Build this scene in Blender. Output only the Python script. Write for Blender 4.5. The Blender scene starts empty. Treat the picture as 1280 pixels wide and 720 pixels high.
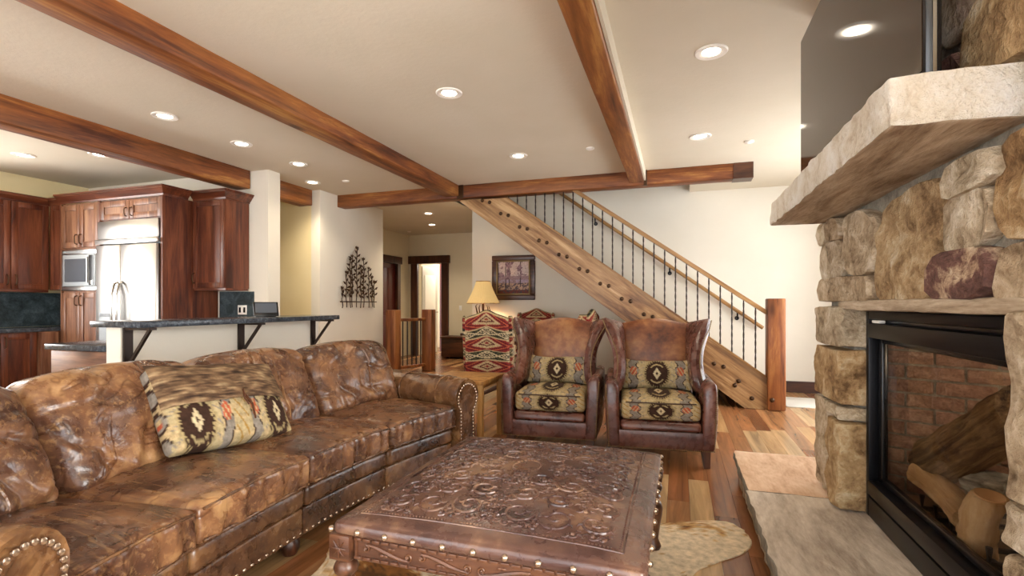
import bpy, bmesh, math, random
from mathutils import Vector, Matrix, noise
R_ = math.radians
random.seed(7)
sc = bpy.context.scene
COL = sc.collection
def lin(h, k=1.0):
    h = h.lstrip('#'); o = []
    for i in (0, 2, 4):
        c = int(h[i:i+2], 16)/255
        o.append(((c/12.92) if c <= .04045 else ((c+.055)/1.055)**2.4)*k)
    return (o[0], o[1], o[2], 1.0)

# ------------------------------------------------------------------ camera
YAW = math.atan(208/627)
cd = bpy.data.cameras.new('camera'); cam = bpy.data.objects.new('camera', cd); COL.objects.link(cam)
cd.sensor_width = 36; cd.lens = 36*627/1280; cd.shift_y = 20/1280; cd.clip_start = .02
cam.location = (0, 0, 1.2); cam.rotation_euler = (R_(90), 0, YAW)
sc.camera = cam
# ------------------------------------------------------------------ world + daylight
w = bpy.data.worlds.new('world'); sc.world = w; w.use_nodes = True
bg = w.node_tree.nodes['Background']; bg.inputs[0].default_value = (.93, .96, 1, 1); bg.inputs[1].default_value = 3.0
def area(name, loc, rot, sx, sy, power, col=(1, .965, .90)):
    l = bpy.data.lights.new(name, 'AREA'); l.shape = 'RECTANGLE'; l.size = sx; l.size_y = sy; l.energy = power; l.color = col
    o = bpy.data.objects.new(name, l); o.location = loc; o.rotation_euler = rot; COL.objects.link(o); return o
# daylight entering by the glazed rear wall, the window right of the camera, the entry glazing and the kitchen window
for i, x in enumerate((-5.2, -2.6, 0.0)):
    area('daylight_rear', (x, -2.40, 1.35), (R_(90), 0, R_(180)), 2.1, 2.2, 150)
area('daylight_side', (2.50, -.6, 1.35), (R_(90), 0, R_(90)), 2.0, 2.2, 95)
area('daylight_entry', (2.50, 5.6, 1.35), (R_(90), 0, R_(90)), 2.2, 2.2, 17)
area('daylight_kitchen', (-8.05, 2.15, 1.7), (R_(90), 0, R_(-90)), 2.1, 1.5, 42)
sc.view_settings.view_transform = 'Standard'; sc.view_settings.look = 'None'
sc.view_settings.gamma = 1; sc.view_settings.use_curve_mapping = False
sc.view_settings.exposure = 1.52

# ------------------------------------------------------------------ mesh builder
class MB:
    def __init__(s): s.v = []; s.f = []; s.c = []; s.m = []
    def add(s, vs, fs, col=None, mi=0, xf=None):
        o = len(s.v)
        for p in vs:
            p = Vector(p)
            s.v.append(xf @ p if xf is not None else p)
        for f in fs: s.f.append([i+o for i in f]); s.m.append(mi)
        if col is None: s.c.extend([(1, 1, 1, 1)]*len(vs))
        elif isinstance(col, list): s.c.extend(col)
        else: s.c.extend([col]*len(vs))
        return s
    def box(s, x0, x1, y0, y1, z0, z1, xf=None, mi=0, col=None):
        vs = [(x, y, z) for x in (x0, x1) for y in (y0, y1) for z in (z0, z1)]
        return s.add(vs, [(0, 1, 3, 2), (4, 6, 7, 5), (0, 4, 5, 1), (2, 3, 7, 6), (0, 2, 6, 4), (1, 5, 7, 3)], col, mi, xf)
    def rbox(s, x0, x1, y0, y1, z0, z1, r=.01, n=(1, 1, 1), fn=None, colfn=None, xf=None, mi=0, rs=1):
        lo = (x0, y0, z0); hi = (x1, y1, z1); ax = []
        for k in range(3):
            a, b = lo[k], hi[k]; rr = min(r, (b-a)/2*.999)
            t = [a+rr*i/rs for i in range(rs)]
            t += [a+rr+(b-a-2*rr)*i/n[k] for i in range(n[k]+1)]
            t += [b-rr+rr*i/rs for i in range(1, rs+1)]
            ax.append(t)
        N = [len(a)-1 for a in ax]; idx = {}; vs = []; cs = []; fs = []
        def vid(i, j, k):
            q = (i, j, k)
            if q not in idx:
                p = Vector((ax[0][i], ax[1][j], ax[2][k]))
                c = Vector([min(max(p[m], lo[m]+min(r, (hi[m]-lo[m])/2*.999)), hi[m]-min(r, (hi[m]-lo[m])/2*.999)) for m in range(3)])
                d = p-c; nz = [m for m in range(3) if abs(d[m]) > 1e-9]
                if len(nz) > 1:
                    mx = max(abs(d[m]) for m in nz); d = d.normalized()*mx if mx > 0 else d
                p = c+d
                u = tuple((p[m]-(lo[m]+hi[m])/2)/((hi[m]-lo[m])/2) for m in range(3))
                if colfn: cs.append(colfn(*u))
                if fn: p = Vector(fn(p, u))
                idx[q] = len(vs); vs.append(p)
            return idx[q]
        for (a, b, c) in ((0, 1, 2), (1, 2, 0), (2, 0, 1)):
            for e in (0, N[c]):
                for i in range(N[a]):
                    for j in range(N[b]):
                        q = []
                        for (di, dj) in ((0, 0), (1, 0), (1, 1), (0, 1)):
                            t = [0, 0, 0]; t[a] = i+di; t[b] = j+dj; t[c] = e; q.append(vid(*t))
                        fs.append(q if e else q[::-1])
        return s.add(vs, fs, cs if colfn else None, mi, xf)
    def tube(s, pts, rad, seg=8, closed=False, xf=None, mi=0, col=None, twist=0, flat=1.0):
        pts = [Vector(p) for p in pts]; n = len(pts); vs = []; fs = []
        if not isinstance(rad, (list, tuple)): rad = [rad]*n
        prev = None
        for i, p in enumerate(pts):
            if closed: t = pts[(i+1) % n]-pts[i-1]
            else: t = pts[min(i+1, n-1)]-pts[max(i-1, 0)]
            t = t.normalized() if t.length > 1e-9 else Vector((0, 0, 1))
            if prev is None:
                a = Vector((0, 0, 1)) if abs(t.z) < .9 else Vector((1, 0, 0)); nn = (a-t*a.dot(t)).normalized()
            else:
                nn = prev-t*prev.dot(t); nn = nn.normalized() if nn.length > 1e-6 else prev
            prev = nn; b = t.cross(nn)
            for k in range(seg):
                a = 2*math.pi*k/seg+twist*i+math.pi/seg
                vs.append(p+(nn*math.cos(a)*flat+b*math.sin(a))*rad[i])
        m = n if closed else n-1
        for i in range(m):
            for k in range(seg):
                a = i*seg; b = ((i+1) % n)*seg
                fs.append((a+k, a+(k+1) % seg, b+(k+1) % seg, b+k))
        if not closed: fs.append(tuple(range(seg))[::-1]); fs.append(tuple((n-1)*seg+k for k in range(seg)))
        return s.add(vs, fs, col, mi, xf)
    def lathe(s, prof, seg=20, loc=(0, 0, 0), xf=None, mi=0, col=None):
        vs = []; fs = []
        for (r, z) in prof:
            for k in range(seg):
                a = 2*math.pi*k/seg; vs.append((loc[0]+max(r, 1e-4)*math.cos(a), loc[1]+max(r, 1e-4)*math.sin(a), loc[2]+z))
        for i in range(len(prof)-1):
            for k in range(seg): fs.append((i*seg+k, i*seg+(k+1) % seg, (i+1)*seg+(k+1) % seg, (i+1)*seg+k))
        fs.append(tuple(range(seg))[::-1]); fs.append(tuple((len(prof)-1)*seg+k for k in range(seg)))
        return s.add(vs, fs, col, mi, xf)
    def prism(s, poly, lo, hi, axis='z', xf=None, mi=0):
        n = len(poly); vs = []
        for t in (lo, hi):
            for (a, b) in poly: vs.append({'z': (a, b, t), 'y': (a, t, b), 'x': (t, a, b)}[axis])
        fs = [tuple(range(n))[::-1], tuple(range(n, 2*n))]+[(i, (i+1) % n, n+(i+1) % n, n+i) for i in range(n)]
        return s.add(vs, fs, None, mi, xf)
    def ball(s, c, r, seg=6, sq=(1, 1, 1), xf=None, mi=0):
        vs = [(c[0], c[1], c[2]+r*sq[2])]; fs = []; rg = max(3, seg//2+1)
        for i in range(1, rg):
            p = math.pi*i/rg
            for k in range(seg):
                a = 2*math.pi*k/seg
                vs.append((c[0]+r*sq[0]*math.sin(p)*math.cos(a), c[1]+r*sq[1]*math.sin(p)*math.sin(a), c[2]+r*sq[2]*math.cos(p)))
        vs.append((c[0], c[1], c[2]-r*sq[2])); L = len(vs)-1
        for k in range(seg):
            fs.append((0, 1+k, 1+(k+1) % seg)); fs.append((L, L-seg+(k+1) % seg, L-seg+k))
        for i in range(rg-2):
            for k in range(seg): fs.append((1+i*seg+k, 1+(i+1)*seg+k, 1+(i+1)*seg+(k+1) % seg, 1+i*seg+(k+1) % seg))
        return s.add(vs, fs, None, mi, xf)
    def shell(s, fn, nu, nv, thick, colfn=None, xf=None, mi=0, edge=8):
        """solid of even thickness round a parametric surface, thinner towards its rim"""
        P = lambda u, v: Vector(fn(u, v)); vs = []; cs = []; fs = []
        for side in (1, -1):
            for j in range(nv+1):
                for i in range(nu+1):
                    u, v = i/nu, j/nv; e = 1e-3
                    du = P(min(u+e, 1), v)-P(max(u-e, 0), v); dv = P(u, min(v+e, 1))-P(u, max(v-e, 0))
                    n = du.cross(dv); n = n.normalized() if n.length > 0 else Vector((0, 1, 0))
                    k = max(0.0, 1-abs(2*u-1)**edge)**.5*max(0.0, 1-abs(2*v-1)**edge)**.5
                    t = thick(u, v) if callable(thick) else thick
                    vs.append(P(u, v)+n*side*t/2*(.25+.75*k))
                    if colfn: cs.append(colfn(u, v, side))
        W = nu+1; H = (nu+1)*(nv+1)
        for j in range(nv):
            for i in range(nu):
                a = j*W+i; fs.append((a, a+1, a+W+1, a+W)); fs.append((H+a, H+a+W, H+a+W+1, H+a+1))
        rim = [j for j in range(W)]+[j*W+nu for j in range(1, nv+1)]+[nv*W+i for i in range(nu-1, -1, -1)]+[j*W for j in range(nv-1, 0, -1)]
        for a, b in zip(rim, rim[1:]+rim[:1]): fs.append((a, H+a, H+b, b))
        return s.add(vs, fs, cs if colfn else None, mi, xf)
    def grid(s, fn, nu, nv, colfn=None, xf=None, mi=0):
        vs = []; cs = []; fs = []
        for j in range(nv+1):
            for i in range(nu+1):
                vs.append(fn(i/nu, j/nv))
                if colfn: cs.append(colfn(i/nu, j/nv))
        for j in range(nv):
            for i in range(nu):
                a = j*(nu+1)+i; fs.append((a, a+1, a+nu+2, a+nu+1))
        return s.add(vs, fs, cs if colfn else None, mi, xf)
    def mesh(s, name, mats, smooth=True, ang=38, col=False, recalc=True):
        me = bpy.data.meshes.new(name); me.from_pydata([tuple(p) for p in s.v], [], s.f)
        if not isinstance(mats, (list, tuple)): mats = [mats]
        for m in mats: me.materials.append(MATS[m] if isinstance(m, str) else m)
        if any(s.m): me.polygons.foreach_set('material_index', s.m)
        if col:
            a = me.color_attributes.new('Col', 'FLOAT_COLOR', 'POINT'); a.data.foreach_set('color', [x for c in s.c for x in c])
        if recalc:
            bm = bmesh.new(); bm.from_mesh(me); bmesh.ops.recalc_face_normals(bm, faces=bm.faces); bm.to_mesh(me); bm.free()
        if smooth:
            me.polygons.foreach_set('use_smooth', [True]*len(me.polygons)); me.set_sharp_from_angle(angle=R_(ang))
        me.update(); return me
    def build(s, name, mats, parent=None, world=False, **k):
        if world and parent is not None:
            inv = parent.matrix_basis.inverted(); s.v = [inv @ p for p in s.v]
        o = bpy.data.objects.new(name, s.mesh(name, mats, **k)); COL.objects.link(o)
        if parent is not None: o.parent = parent
        return o
def tag(o, label=None, cat=None, group=None, kind=None):
    if label: o['label'] = label
    if cat: o['category'] = cat
    if group: o['group'] = group
    if kind: o['kind'] = kind
    return o
def thing(name, label, cat, loc=(0, 0, 0), rz=0, group=None):
    o = bpy.data.objects.new(name, None); o.empty_display_size = .1; COL.objects.link(o)
    o.matrix_basis = Matrix.Translation(loc) @ Matrix.Rotation(rz, 4, 'Z')
    return tag(o, label, cat, group)
def inst(src, parent, loc=None, rot=None, scale=None):
    o = src.copy(); COL.objects.link(o); o.parent = parent
    if loc is not None: o.location = loc
    if rot is not None: o.rotation_euler = rot
    if scale is not None: o.scale = scale
    return o
def copy_tree(o, parent=None):
    c = o.copy(); COL.objects.link(c); c.parent = parent
    for ch in list(o.children): copy_tree(ch, c)
    return c
def nz(x, y, z, s=1.0, o=0): return noise.noise(Vector((x*s+o*7.3, y*s-o*3.1, z*s+o*1.7)))
def fb(x, y, z, s=1.0, o=0): return nz(x, y, z, s, o)*.6+nz(x, y, z, s*2.1, o+3)*.3+nz(x, y, z, s*4.3, o+5)*.15

# ------------------------------------------------------------------ materials
MATS = {}
class NT:
    def __init__(s, name):
        s.m = bpy.data.materials.new(name); s.m.use_nodes = True; s.t = s.m.node_tree; MATS[name] = s.m
        s.b = s.t.nodes['Principled BSDF']; s.out = s.t.nodes['Material Output']
    def n(s, typ, **k):
        x = s.t.nodes.new(typ)
        for a, b in k.items(): setattr(x, a, b)
        return x
    def l(s, a, b): s.t.links.new(a, b)
    def coords(s, scale=(1, 1, 1), src='Object', rnd=True):
        tc = s.n('ShaderNodeTexCoord'); mp = s.n('ShaderNodeMapping'); mp.inputs['Scale'].default_value = scale
        if rnd:
            oi = s.n('ShaderNodeObjectInfo'); mu = s.n('ShaderNodeVectorMath', operation='MULTIPLY_ADD')
            cb = s.n('ShaderNodeCombineXYZ')
            for k in range(3): s.l(oi.outputs['Random'], cb.inputs[k])
            mu.inputs[1].default_value = (37, 53, 71); s.l(cb.outputs[0], mu.inputs[0]); s.l(tc.outputs[src], mu.inputs[2])
            s.l(mu.outputs[0], mp.inputs[0])
        else: s.l(tc.outputs[src], mp.inputs[0])
        return mp.outputs[0]
    def noise(s, co, scale=5, detail=4, rough=.55, dist=0):
        x = s.n('ShaderNodeTexNoise'); x.inputs['Scale'].default_value = scale; x.inputs['Detail'].default_value = detail
        x.inputs['Roughness'].default_value = rough; x.inputs['Distortion'].default_value = dist; s.l(co, x.inputs['Vector']); return x.outputs['Fac']
    def ramp(s, fac, stops, interp='LINEAR'):
        x = s.n('ShaderNodeValToRGB'); x.color_ramp.interpolation = interp; e = x.color_ramp.elements
        while len(e) < len(stops): e.new(.5)
        for q, (p, c) in zip(e, stops): q.position = p; q.color = lin(c) if isinstance(c, str) else c
        s.l(fac, x.inputs[0]); return x.outputs[0]
    def mix(s, fac, a, b, mode='MIX'):
        x = s.n('ShaderNodeMix', data_type='RGBA', blend_type=mode)
        for sock, v in ((x.inputs[0], fac), (x.inputs[6], a), (x.inputs[7], b)):
            if isinstance(v, (int, float)): sock.default_value = v
            elif isinstance(v, tuple): sock.default_value = v
            elif isinstance(v, str): sock.default_value = lin(v)
            else: s.l(v, sock)
        return x.outputs[2]
    def bump(s, h, strength=.3, dist=.01, prev=None):
        x = s.n('ShaderNodeBump'); x.inputs['Strength'].default_value = strength; x.inputs['Distance'].default_value = dist
        s.l(h, x.inputs['Height'])
        if prev is not None: s.l(prev, x.inputs['Normal'])
        s.l(x.outputs[0], s.b.inputs['Normal']); return x.outputs[0]
    def done(s, col=None, rough=.5, metal=0, spec=.5, coat=0):
        if col is not None:
            if isinstance(col, str): s.b.inputs['Base Color'].default_value = lin(col)
            else: s.l(col, s.b.inputs['Base Color'])
        if isinstance(rough, (int, float)): s.b.inputs['Roughness'].default_value = rough
        else: s.l(rough, s.b.inputs['Roughness'])
        s.b.inputs['Metallic'].default_value = metal; s.b.inputs['Specular IOR Level'].default_value = spec
        if coat: s.b.inputs['Coat Weight'].default_value = coat; s.b.inputs['Coat Roughness'].default_value = .15
        return s.m
def plaster(name, a, b, bs=.12):
    t = NT(name); co = t.coords(rnd=False); f = t.noise(co, 1.3, 3); g = t.noise(co, 26, 5, .6)
    t.bump(g, bs, .01); t.done(t.ramp(f, [(.3, a), (.7, b)]), .85, spec=.2)
plaster('plaster', '#ddd6c6', '#e4ddce'); plaster('plaster_ceiling', '#d5cbb6', '#dbd1be', .22); plaster('plaster_yellow', '#e6d3a2', '#ecdcb0')
plaster('plaster_hall', '#d8c9a8', '#ddd0b2')
def wood(name, cols, axis=0, gr=9, rough=.45, spec=.4, bs=.15, knots=True, rnd=True, coat=0, tilt=0):
    t = NT(name); sx = [1.0, 1.0, 1.0]
    for k in range(3): sx[k] = .09 if k == axis else 1.0
    co = t.coords((1, 1, 1), rnd=rnd); mp = t.n('ShaderNodeMapping', vector_type='POINT'); rt = t.n('ShaderNodeMapping'); rt.inputs['Rotation'].default_value = (0, tilt, 0)
    t.l(co, rt.inputs[0]); t.l(rt.outputs[0], mp.inputs[0]); mp.inputs['Scale'].default_value = tuple(sx); co = mp.outputs[0]; a = t.noise(co, gr, 6, .62, .8); b = t.noise(co, gr*6, 4, .7, .2)
    mx = t.n('ShaderNodeMath', operation='MULTIPLY_ADD'); t.l(b, mx.inputs[0]); mx.inputs[1].default_value = .35; t.l(a, mx.inputs[2])
    sb = t.n('ShaderNodeMath', operation='SUBTRACT'); t.l(mx.outputs[0], sb.inputs[0]); sb.inputs[1].default_value = .175
    n = len(cols); c = t.ramp(sb.outputs[0], [(.33+.34*i/(n-1), q) for i, q in enumerate(cols)])
    if knots:
        ck = t.coords(tuple(.35 if k == axis else 1.0 for k in range(3)), rnd=rnd)
        v = t.n('ShaderNodeTexVoronoi'); v.inputs['Scale'].default_value = 2.6; t.l(ck, v.inputs['Vector'])
        r = t.ramp(v.outputs['Distance'], [(.04, '#ffffff'), (.12, '#000000')]); c = t.mix(r, c, cols[0])
        wn = t.noise(t.coords((1, 1, 1), rnd=rnd), 1.2, 2)
        c = t.mix(t.ramp(wn, [(.45, '#000000'), (.75, '#808080')]), c, cols[-1])
    t.bump(sb.outputs[0], bs, .01); t.done(c, rough, spec=spec, coat=coat)
for k, ax in (('x', 0), ('y', 1), ('z', 2)):
    wood('beam_'+k, ['#45200e', '#6d3a1a', '#8a5127', '#b17c40'], ax, 7, .5, bs=.25)
    wood('cherry_'+k, ['#33150c', '#4f2415', '#65351f', '#7b472d'], ax, 8, .32, .5, .05)
    wood('alder_'+k, ['#4a2a1a', '#69432e', '#80573f', '#967052'], ax, 8, .4, .45, .05)
    wood('darkwood_'+k, ['#1f0f08', '#3a1d10', '#4e2a17', '#5f3820'], ax, 9, .35, .5, .1)
wood('stringer', ['#51321c', '#7d5733', '#a17a4e', '#c6a478'], 0, 7, .4, bs=.25, tilt=-math.atan(.72))
wood('rail_wood', ['#6b4524', '#8a6236', '#a2794a', '#b89362'], 0, 9, .4, bs=.1, knots=False, tilt=-math.atan(.72))
wood('newel', ['#4d2711', '#743f20', '#8d552c', '#a8703e'], 2, 7, .42, bs=.2)
wood('pine_table', ['#7d4d20', '#a2713a', '#b98a4e', '#cda368'], 2, 9, .45, bs=.1)
wood('carved', ['#2a170d', '#46291a', '#5a3825', '#6d4830'], 0, 9, .33, .5, .15, knots=False)
wood('log_bark', ['#2e1f13', '#5b4630', '#826a4c', '#a58c68'], 2, 14, .9, .2, 1.0, knots=False)
wood('log_pale', ['#8d6d4a', '#b08f66', '#c7aa82', '#d8c19d'], 2, 8, .9, .2, .5, knots=False)
wood('log_grey', ['#4a4a46', '#7d7d78', '#a3a39c', '#c4c4bb'], 2, 16, .95, .2, 1.0, knots=False)
# floor planks: one tone per plank comes from the plank's own colour attribute
t = NT('plank'); at = t.n('ShaderNodeAttribute', attribute_name='Col'); co = t.coords((1, .07, 1)); a = t.noise(co, 11, 6, .62, 1.2)
g = t.ramp(a, [(.25, '#8d8d8d'), (.5, '#d0d0d0'), (.75, '#ffffff')]); wv = t.noise(t.coords((1, .25, 1)), 5, 3, .5, 2.0)
c = t.mix(1.0, at.outputs['Color'], g, 'MULTIPLY'); c = t.mix(t.ramp(wv, [(.56, '#000000'), (.66, '#707070')]), c, t.mix(1.0, at.outputs['Color'], '#9a6a48', 'MULTIPLY'))
t.bump(a, .05, .01); t.done(c, .27, spec=.5)
def leather(name, cols, s=3.0, rough=(.28, .5), bs=.35, scratch=.5, rnd=True, sc2=60, crease=0):
    t = NT(name); co = t.coords(rnd=rnd); a = t.noise(co, s, 6, .58, .25); b = t.noise(co, s*4.5, 5, .55, .15)
    mx = t.n('ShaderNodeMath', operation='MULTIPLY_ADD'); t.l(b, mx.inputs[0]); mx.inputs[1].default_value = .5; t.l(a, mx.inputs[2])
    sb = t.n('ShaderNodeMath', operation='SUBTRACT'); t.l(mx.outputs[0], sb.inputs[0]); sb.inputs[1].default_value = .25
    n = len(cols); c = t.ramp(sb.outputs[0], [(.29+.42*i/(n-1), q) for i, q in enumerate(cols)])
    if scratch:
        for rot, k in ((.5, 1), (2.1, 2)):
            tc = t.coords((1, 1, 1), rnd=rnd); mp = t.n('ShaderNodeMapping'); mp.inputs['Rotation'].default_value = (0, 0, rot); mp.inputs['Scale'].default_value = (2.0, 34, 34); t.l(tc, mp.inputs[0])
            q = t.noise(mp.outputs[0], 1.5, 3, .55, .5); r = t.ramp(q, [(.56, '#000000'), (.78, '#ffffff')])
            m = t.n('ShaderNodeMath', operation='MULTIPLY'); t.l(r, m.inputs[0]); m.inputs[1].default_value = scratch*.55; c = t.mix(m.outputs[0], c, cols[-1])
    if crease:
        cm = t.n('ShaderNodeMath', operation='SUBTRACT'); t.l(t.noise(t.coords((1, 1, 1), rnd=rnd), 4.0, 3, .55, .8), cm.inputs[0]); cm.inputs[1].default_value = .5
        ca = t.n('ShaderNodeMath', operation='ABSOLUTE'); t.l(cm.outputs[0], ca.inputs[0]); cr = t.ramp(ca.outputs[0], [(0, '#000000'), (.022, '#ffffff')])
        dk = t.mix(1.0, c, '#c0b0a4', 'MULTIPLY'); c = t.mix(cr, dk, c)
    fine = t.n('ShaderNodeTexVoronoi'); fine.inputs['Scale'].default_value = sc2*3; t.l(co, fine.inputs['Vector'])
    w1 = t.noise(co, 9, 4, .5, 1.5)
    n1 = t.bump(w1, bs, .02); n1 = t.bump(cr, crease, .006, n1) if crease else n1; t.bump(fine.outputs['Distance'], .12, .002, n1)
    rr = t.n('ShaderNodeMapRange'); t.l(b, rr.inputs[0]); rr.inputs[1].default_value = .3; rr.inputs[2].default_value = .7; rr.inputs[3].default_value = rough[0]; rr.inputs[4].default_value = rough[1]
    t.done(c, rr.outputs[0], spec=.5)
leather('leather_sofa', ['#35211a', '#513527', '#765035', '#ac855a'], 2.2, (.2, .36), .22, 1.0, crease=.16)
leather('leather_sofa_shaded', ['#301d15', '#4a3020', '#64442b', '#8a653f'], 2.8, (.2, .34), .18, .6, crease=.12)  # darker sofa leather: weaker light on upright faces put into the colour
leather('leather_chair', ['#331a17', '#4c2a23', '#5f372c', '#7a5040'], 3.6, (.2, .38), .15, .15)
leather('leather_back', ['#4a2517', '#6b3a22', '#84512f', '#9c6a40'], 4.2, (.3, .5), .15, .2)
leather('leather_ottoman', ['#31201d', '#4b332e', '#634639', '#8f6e55'], 2.6, (.2, .34), .12, .06)
def attr(name, rough=.9, bs=.25, s=220, spec=.2):
    t = NT(name); a = t.n('ShaderNodeAttribute', attribute_name='Col'); co = t.coords(rnd=False); n = t.noise(co, s, 2); m = t.noise(co, s*.25, 3)
    c = t.mix(.55, a.outputs['Color'], t.mix(1.0, a.outputs['Color'], t.ramp(m, [(.3, '#8a8a8a'), (.7, '#ffffff')]), 'MULTIPLY'))
    t.bump(n, bs, .004); t.done(c, rough, spec=spec)
attr('woven'); attr('hide', .75, .4, 120); attr('print', .5, .02)
def stone(name, cols, s=4, bs=.9, stretch=(1, 1, 1), rough=.85, hue=True, bias=.5):
    t = NT(name); co = t.coords(stretch); a = t.noise(co, s, 8, .62, .7); b = t.noise(co, s*7, 6, .65)
    mx = t.n('ShaderNodeMath', operation='MULTIPLY_ADD'); t.l(b, mx.inputs[0]); mx.inputs[1].default_value = .45; t.l(a, mx.inputs[2])
    sb = t.n('ShaderNodeMath', operation='SUBTRACT'); t.l(mx.outputs[0], sb.inputs[0]); sb.inputs[1].default_value = .225
    n = len(cols); c = t.ramp(sb.outputs[0], [(.28+.46*i/(n-1), q) for i, q in enumerate(cols)])
    if hue:
        oi = t.n('ShaderNodeObjectInfo'); tint = t.ramp(oi.outputs['Random'], [(0, '#e0cfae'), (.3, '#f4ecdc'), (.6, '#d7b788'), (.8, '#e8e2d8'), (1, '#c9ab8c')])
        c = t.mix(.5, c, tint, 'MULTIPLY')
    n1 = t.bump(a, bs*.8, .06); t.bump(b, bs, .02, n1); t.done(c, rough, spec=.25)
stone('rubble', ['#6e5c46', '#a3917a', '#c4b49c', '#dcd1bf', '#efe8dc'], 6)
stone('rubble_ochre', ['#6f563a', '#a08360', '#bfa37c', '#d6c3a3', '#eae0cd'], 6)
stone('rubble_purple', ['#3a2724', '#5b3f38', '#76544a', '#c0a386', '#dccbb0'], 6, hue=False)
stone('mortar', ['#6e675c', '#8a8376', '#a09888'], 14, .5, hue=False)
stone('sandstone', ['#7d6853', '#a28e76', '#bfac93', '#d6c8b2'], 2.6, .45, (4, .7, 6), hue=False)
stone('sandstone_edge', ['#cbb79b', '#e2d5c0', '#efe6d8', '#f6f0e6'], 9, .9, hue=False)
stone('hearthstone', ['#8f8071', '#b0a292', '#c8bbab', '#ddd3c5'], 2.0, .25, (3.5, .8, 3), hue=False)
stone('hearthstone_pink', ['#b58f70', '#cda98a', '#dcbd9f', '#e6ceb4'], 2.0, .2, (3.5, 1, 3), hue=False)
stone('granite', ['#202226', '#33373d', '#484d54', '#6e737a'], 30, .05, rough=.18, hue=False)
stone('slate', ['#232b2e', '#333d40', '#465256', '#5f6c6f'], 9, .25, rough=.35, hue=False)
stone('brick', ['#6f5244', '#8d6c5b', '#a3826f', '#bb9d8a'], 14, .6, hue=False)
def simple(name, col, rough=.5, metal=0, spec=.5, emit=0, coat=0):
    t = NT(name); t.done(col, rough, metal, spec, coat)
    if emit: t.b.inputs['Emission Color'].default_value = lin(col); t.b.inputs['Emission Strength'].default_value = emit
simple('black_metal', '#17171b', .38, .6); simple('iron', '#3a302b', .45, .7); simple('bronze', '#4a3524', .4, .8); simple('brass_nail', '#7d6844', .45, .8)
simple('pewter_nail', '#b5a08c', .25, .9); simple('white_trim', '#f4efe6', .5); simple('bulb', '#fff1d8', .5, emit=14); simple('plastic_white', '#efebe2', .45)
simple('plastic_black', '#0f0f11', .25); simple('black_gap', '#0b0908', .9); simple('orange_plastic', '#e0611a', .45); simple('grey_plastic', '#9aa0a4', .4)
simple('chrome', '#a9a7a3', .2, 1); simple('piping', '#3a2117', .45); simple('door_red', '#5a1d14', .4); simple('screen_off', '#2a1a0f', .07, 0, .3)
simple('shade', '#d6b87e', .8); simple('cream_door', '#cfcabf', .5); simple('micro_window', '#5f646c', .15, .3); simple('cut_wood', '#cda377', .8); simple('ember_sand', '#8b7a64', .95)
t = NT('steel'); co = t.coords((1, 1, .02)); a = t.noise(co, 120, 2); t.bump(a, .03, .002); t.done('#b9b5b0', .3, 1)
m = MATS['shade'].node_tree; b_ = m.nodes['Principled BSDF']; b_.inputs['Emission Color'].default_value = lin('#ffd48a'); b_.inputs['Emission Strength'].default_value = .14
def glass(name, tint='#ffffff', k=.03, ior=.6):
    t = NT(name); tr = t.n('ShaderNodeBsdfTransparent'); tr.inputs[0].default_value = lin(tint); gl = t.n('ShaderNodeBsdfGlossy'); gl.inputs['Roughness'].default_value = .03
    lw = t.n('ShaderNodeLayerWeight'); lw.inputs[0].default_value = .5; pw_ = t.n('ShaderNodeMath', operation='POWER'); t.l(lw.outputs['Facing'], pw_.inputs[0]); pw_.inputs[1].default_value = 4.5
    ad = t.n('ShaderNodeMath', operation='MULTIPLY_ADD'); t.l(pw_.outputs[0], ad.inputs[0]); ad.inputs[1].default_value = ior; ad.inputs[2].default_value = k
    mx = t.n('ShaderNodeMixShader'); t.l(ad.outputs[0], mx.inputs[0]); t.l(tr.outputs[0], mx.inputs[1]); t.l(gl.outputs[0], mx.inputs[2]); t.l(mx.outputs[0], t.out.inputs[0])
glass('fire_glass', '#e6e0d8', .02, .25); glass('window_glass', '#ffffff')

# ------------------------------------------------------------------ the room
ZC = 2.82
def struct(name, mb, m, label=None, **k):
    o = mb.build(name, m, **k); o['kind'] = 'structure'
    if label: o['label'] = label
    return o
fl = MB(); fl.box(-8, 2.45, -2.3, 13.2, -.12, -.014); floor = struct('floor', fl, 'black_gap', 'mixed-tone wide plank hardwood floor', smooth=False)
tones = ['#b57a4b', '#9f643b', '#cfa06c', '#ab6f44', '#bf8859', '#8b5432', '#d9b281', '#b0764b', '#a2683f', '#c69361']
rest = MB(); rows = random.Random(3)
npl = 0; x = -8.0
while x < 2.3:
    y = -2.25-rows.random()*1.2; wd = .128
    while y < 12.9:
        L = rows.uniform(.55, 1.75); c = lin(rows.choice(tones), rows.uniform(.8, 1.1)); y1 = min(y+L, 12.9); y0 = max(y, -2.25)
        vis = (-1.25 < x < 1.3 and y1 > 2.2 and y0 < 7.7) or (-5 < x < -1.25 and 5.6 < y1 and y0 < 10.5)
        if y1 > -2.25:
            tgt = MB() if (vis and npl < 300) else rest
            tgt.box(x+.0008, x+wd-.0008, y0+.0008, y1-.0008, -.014, 0, col=c)
            if tgt is not rest: npl += 1; tgt.build('plank', 'plank', floor, smooth=False, col=True, recalc=False)
        y += L
    x += wd
r_ = rest.build('plank', 'plank', floor, smooth=False, col=True, recalc=False); r_['kind'] = 'stuff'
ce = MB()
ce.box(-8, 2.45, -2.3, 6.46, ZC, ZC+.12); ce.box(-8, -3.25, 6.46, 13.2, ZC, ZC+.12); ce.box(.15, 2.45, 6.46, 7.85, ZC, ZC+.12)
struct('ceiling', ce, 'plaster_ceiling', 'smooth troweled cream plaster ceiling', smooth=False)
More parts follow.
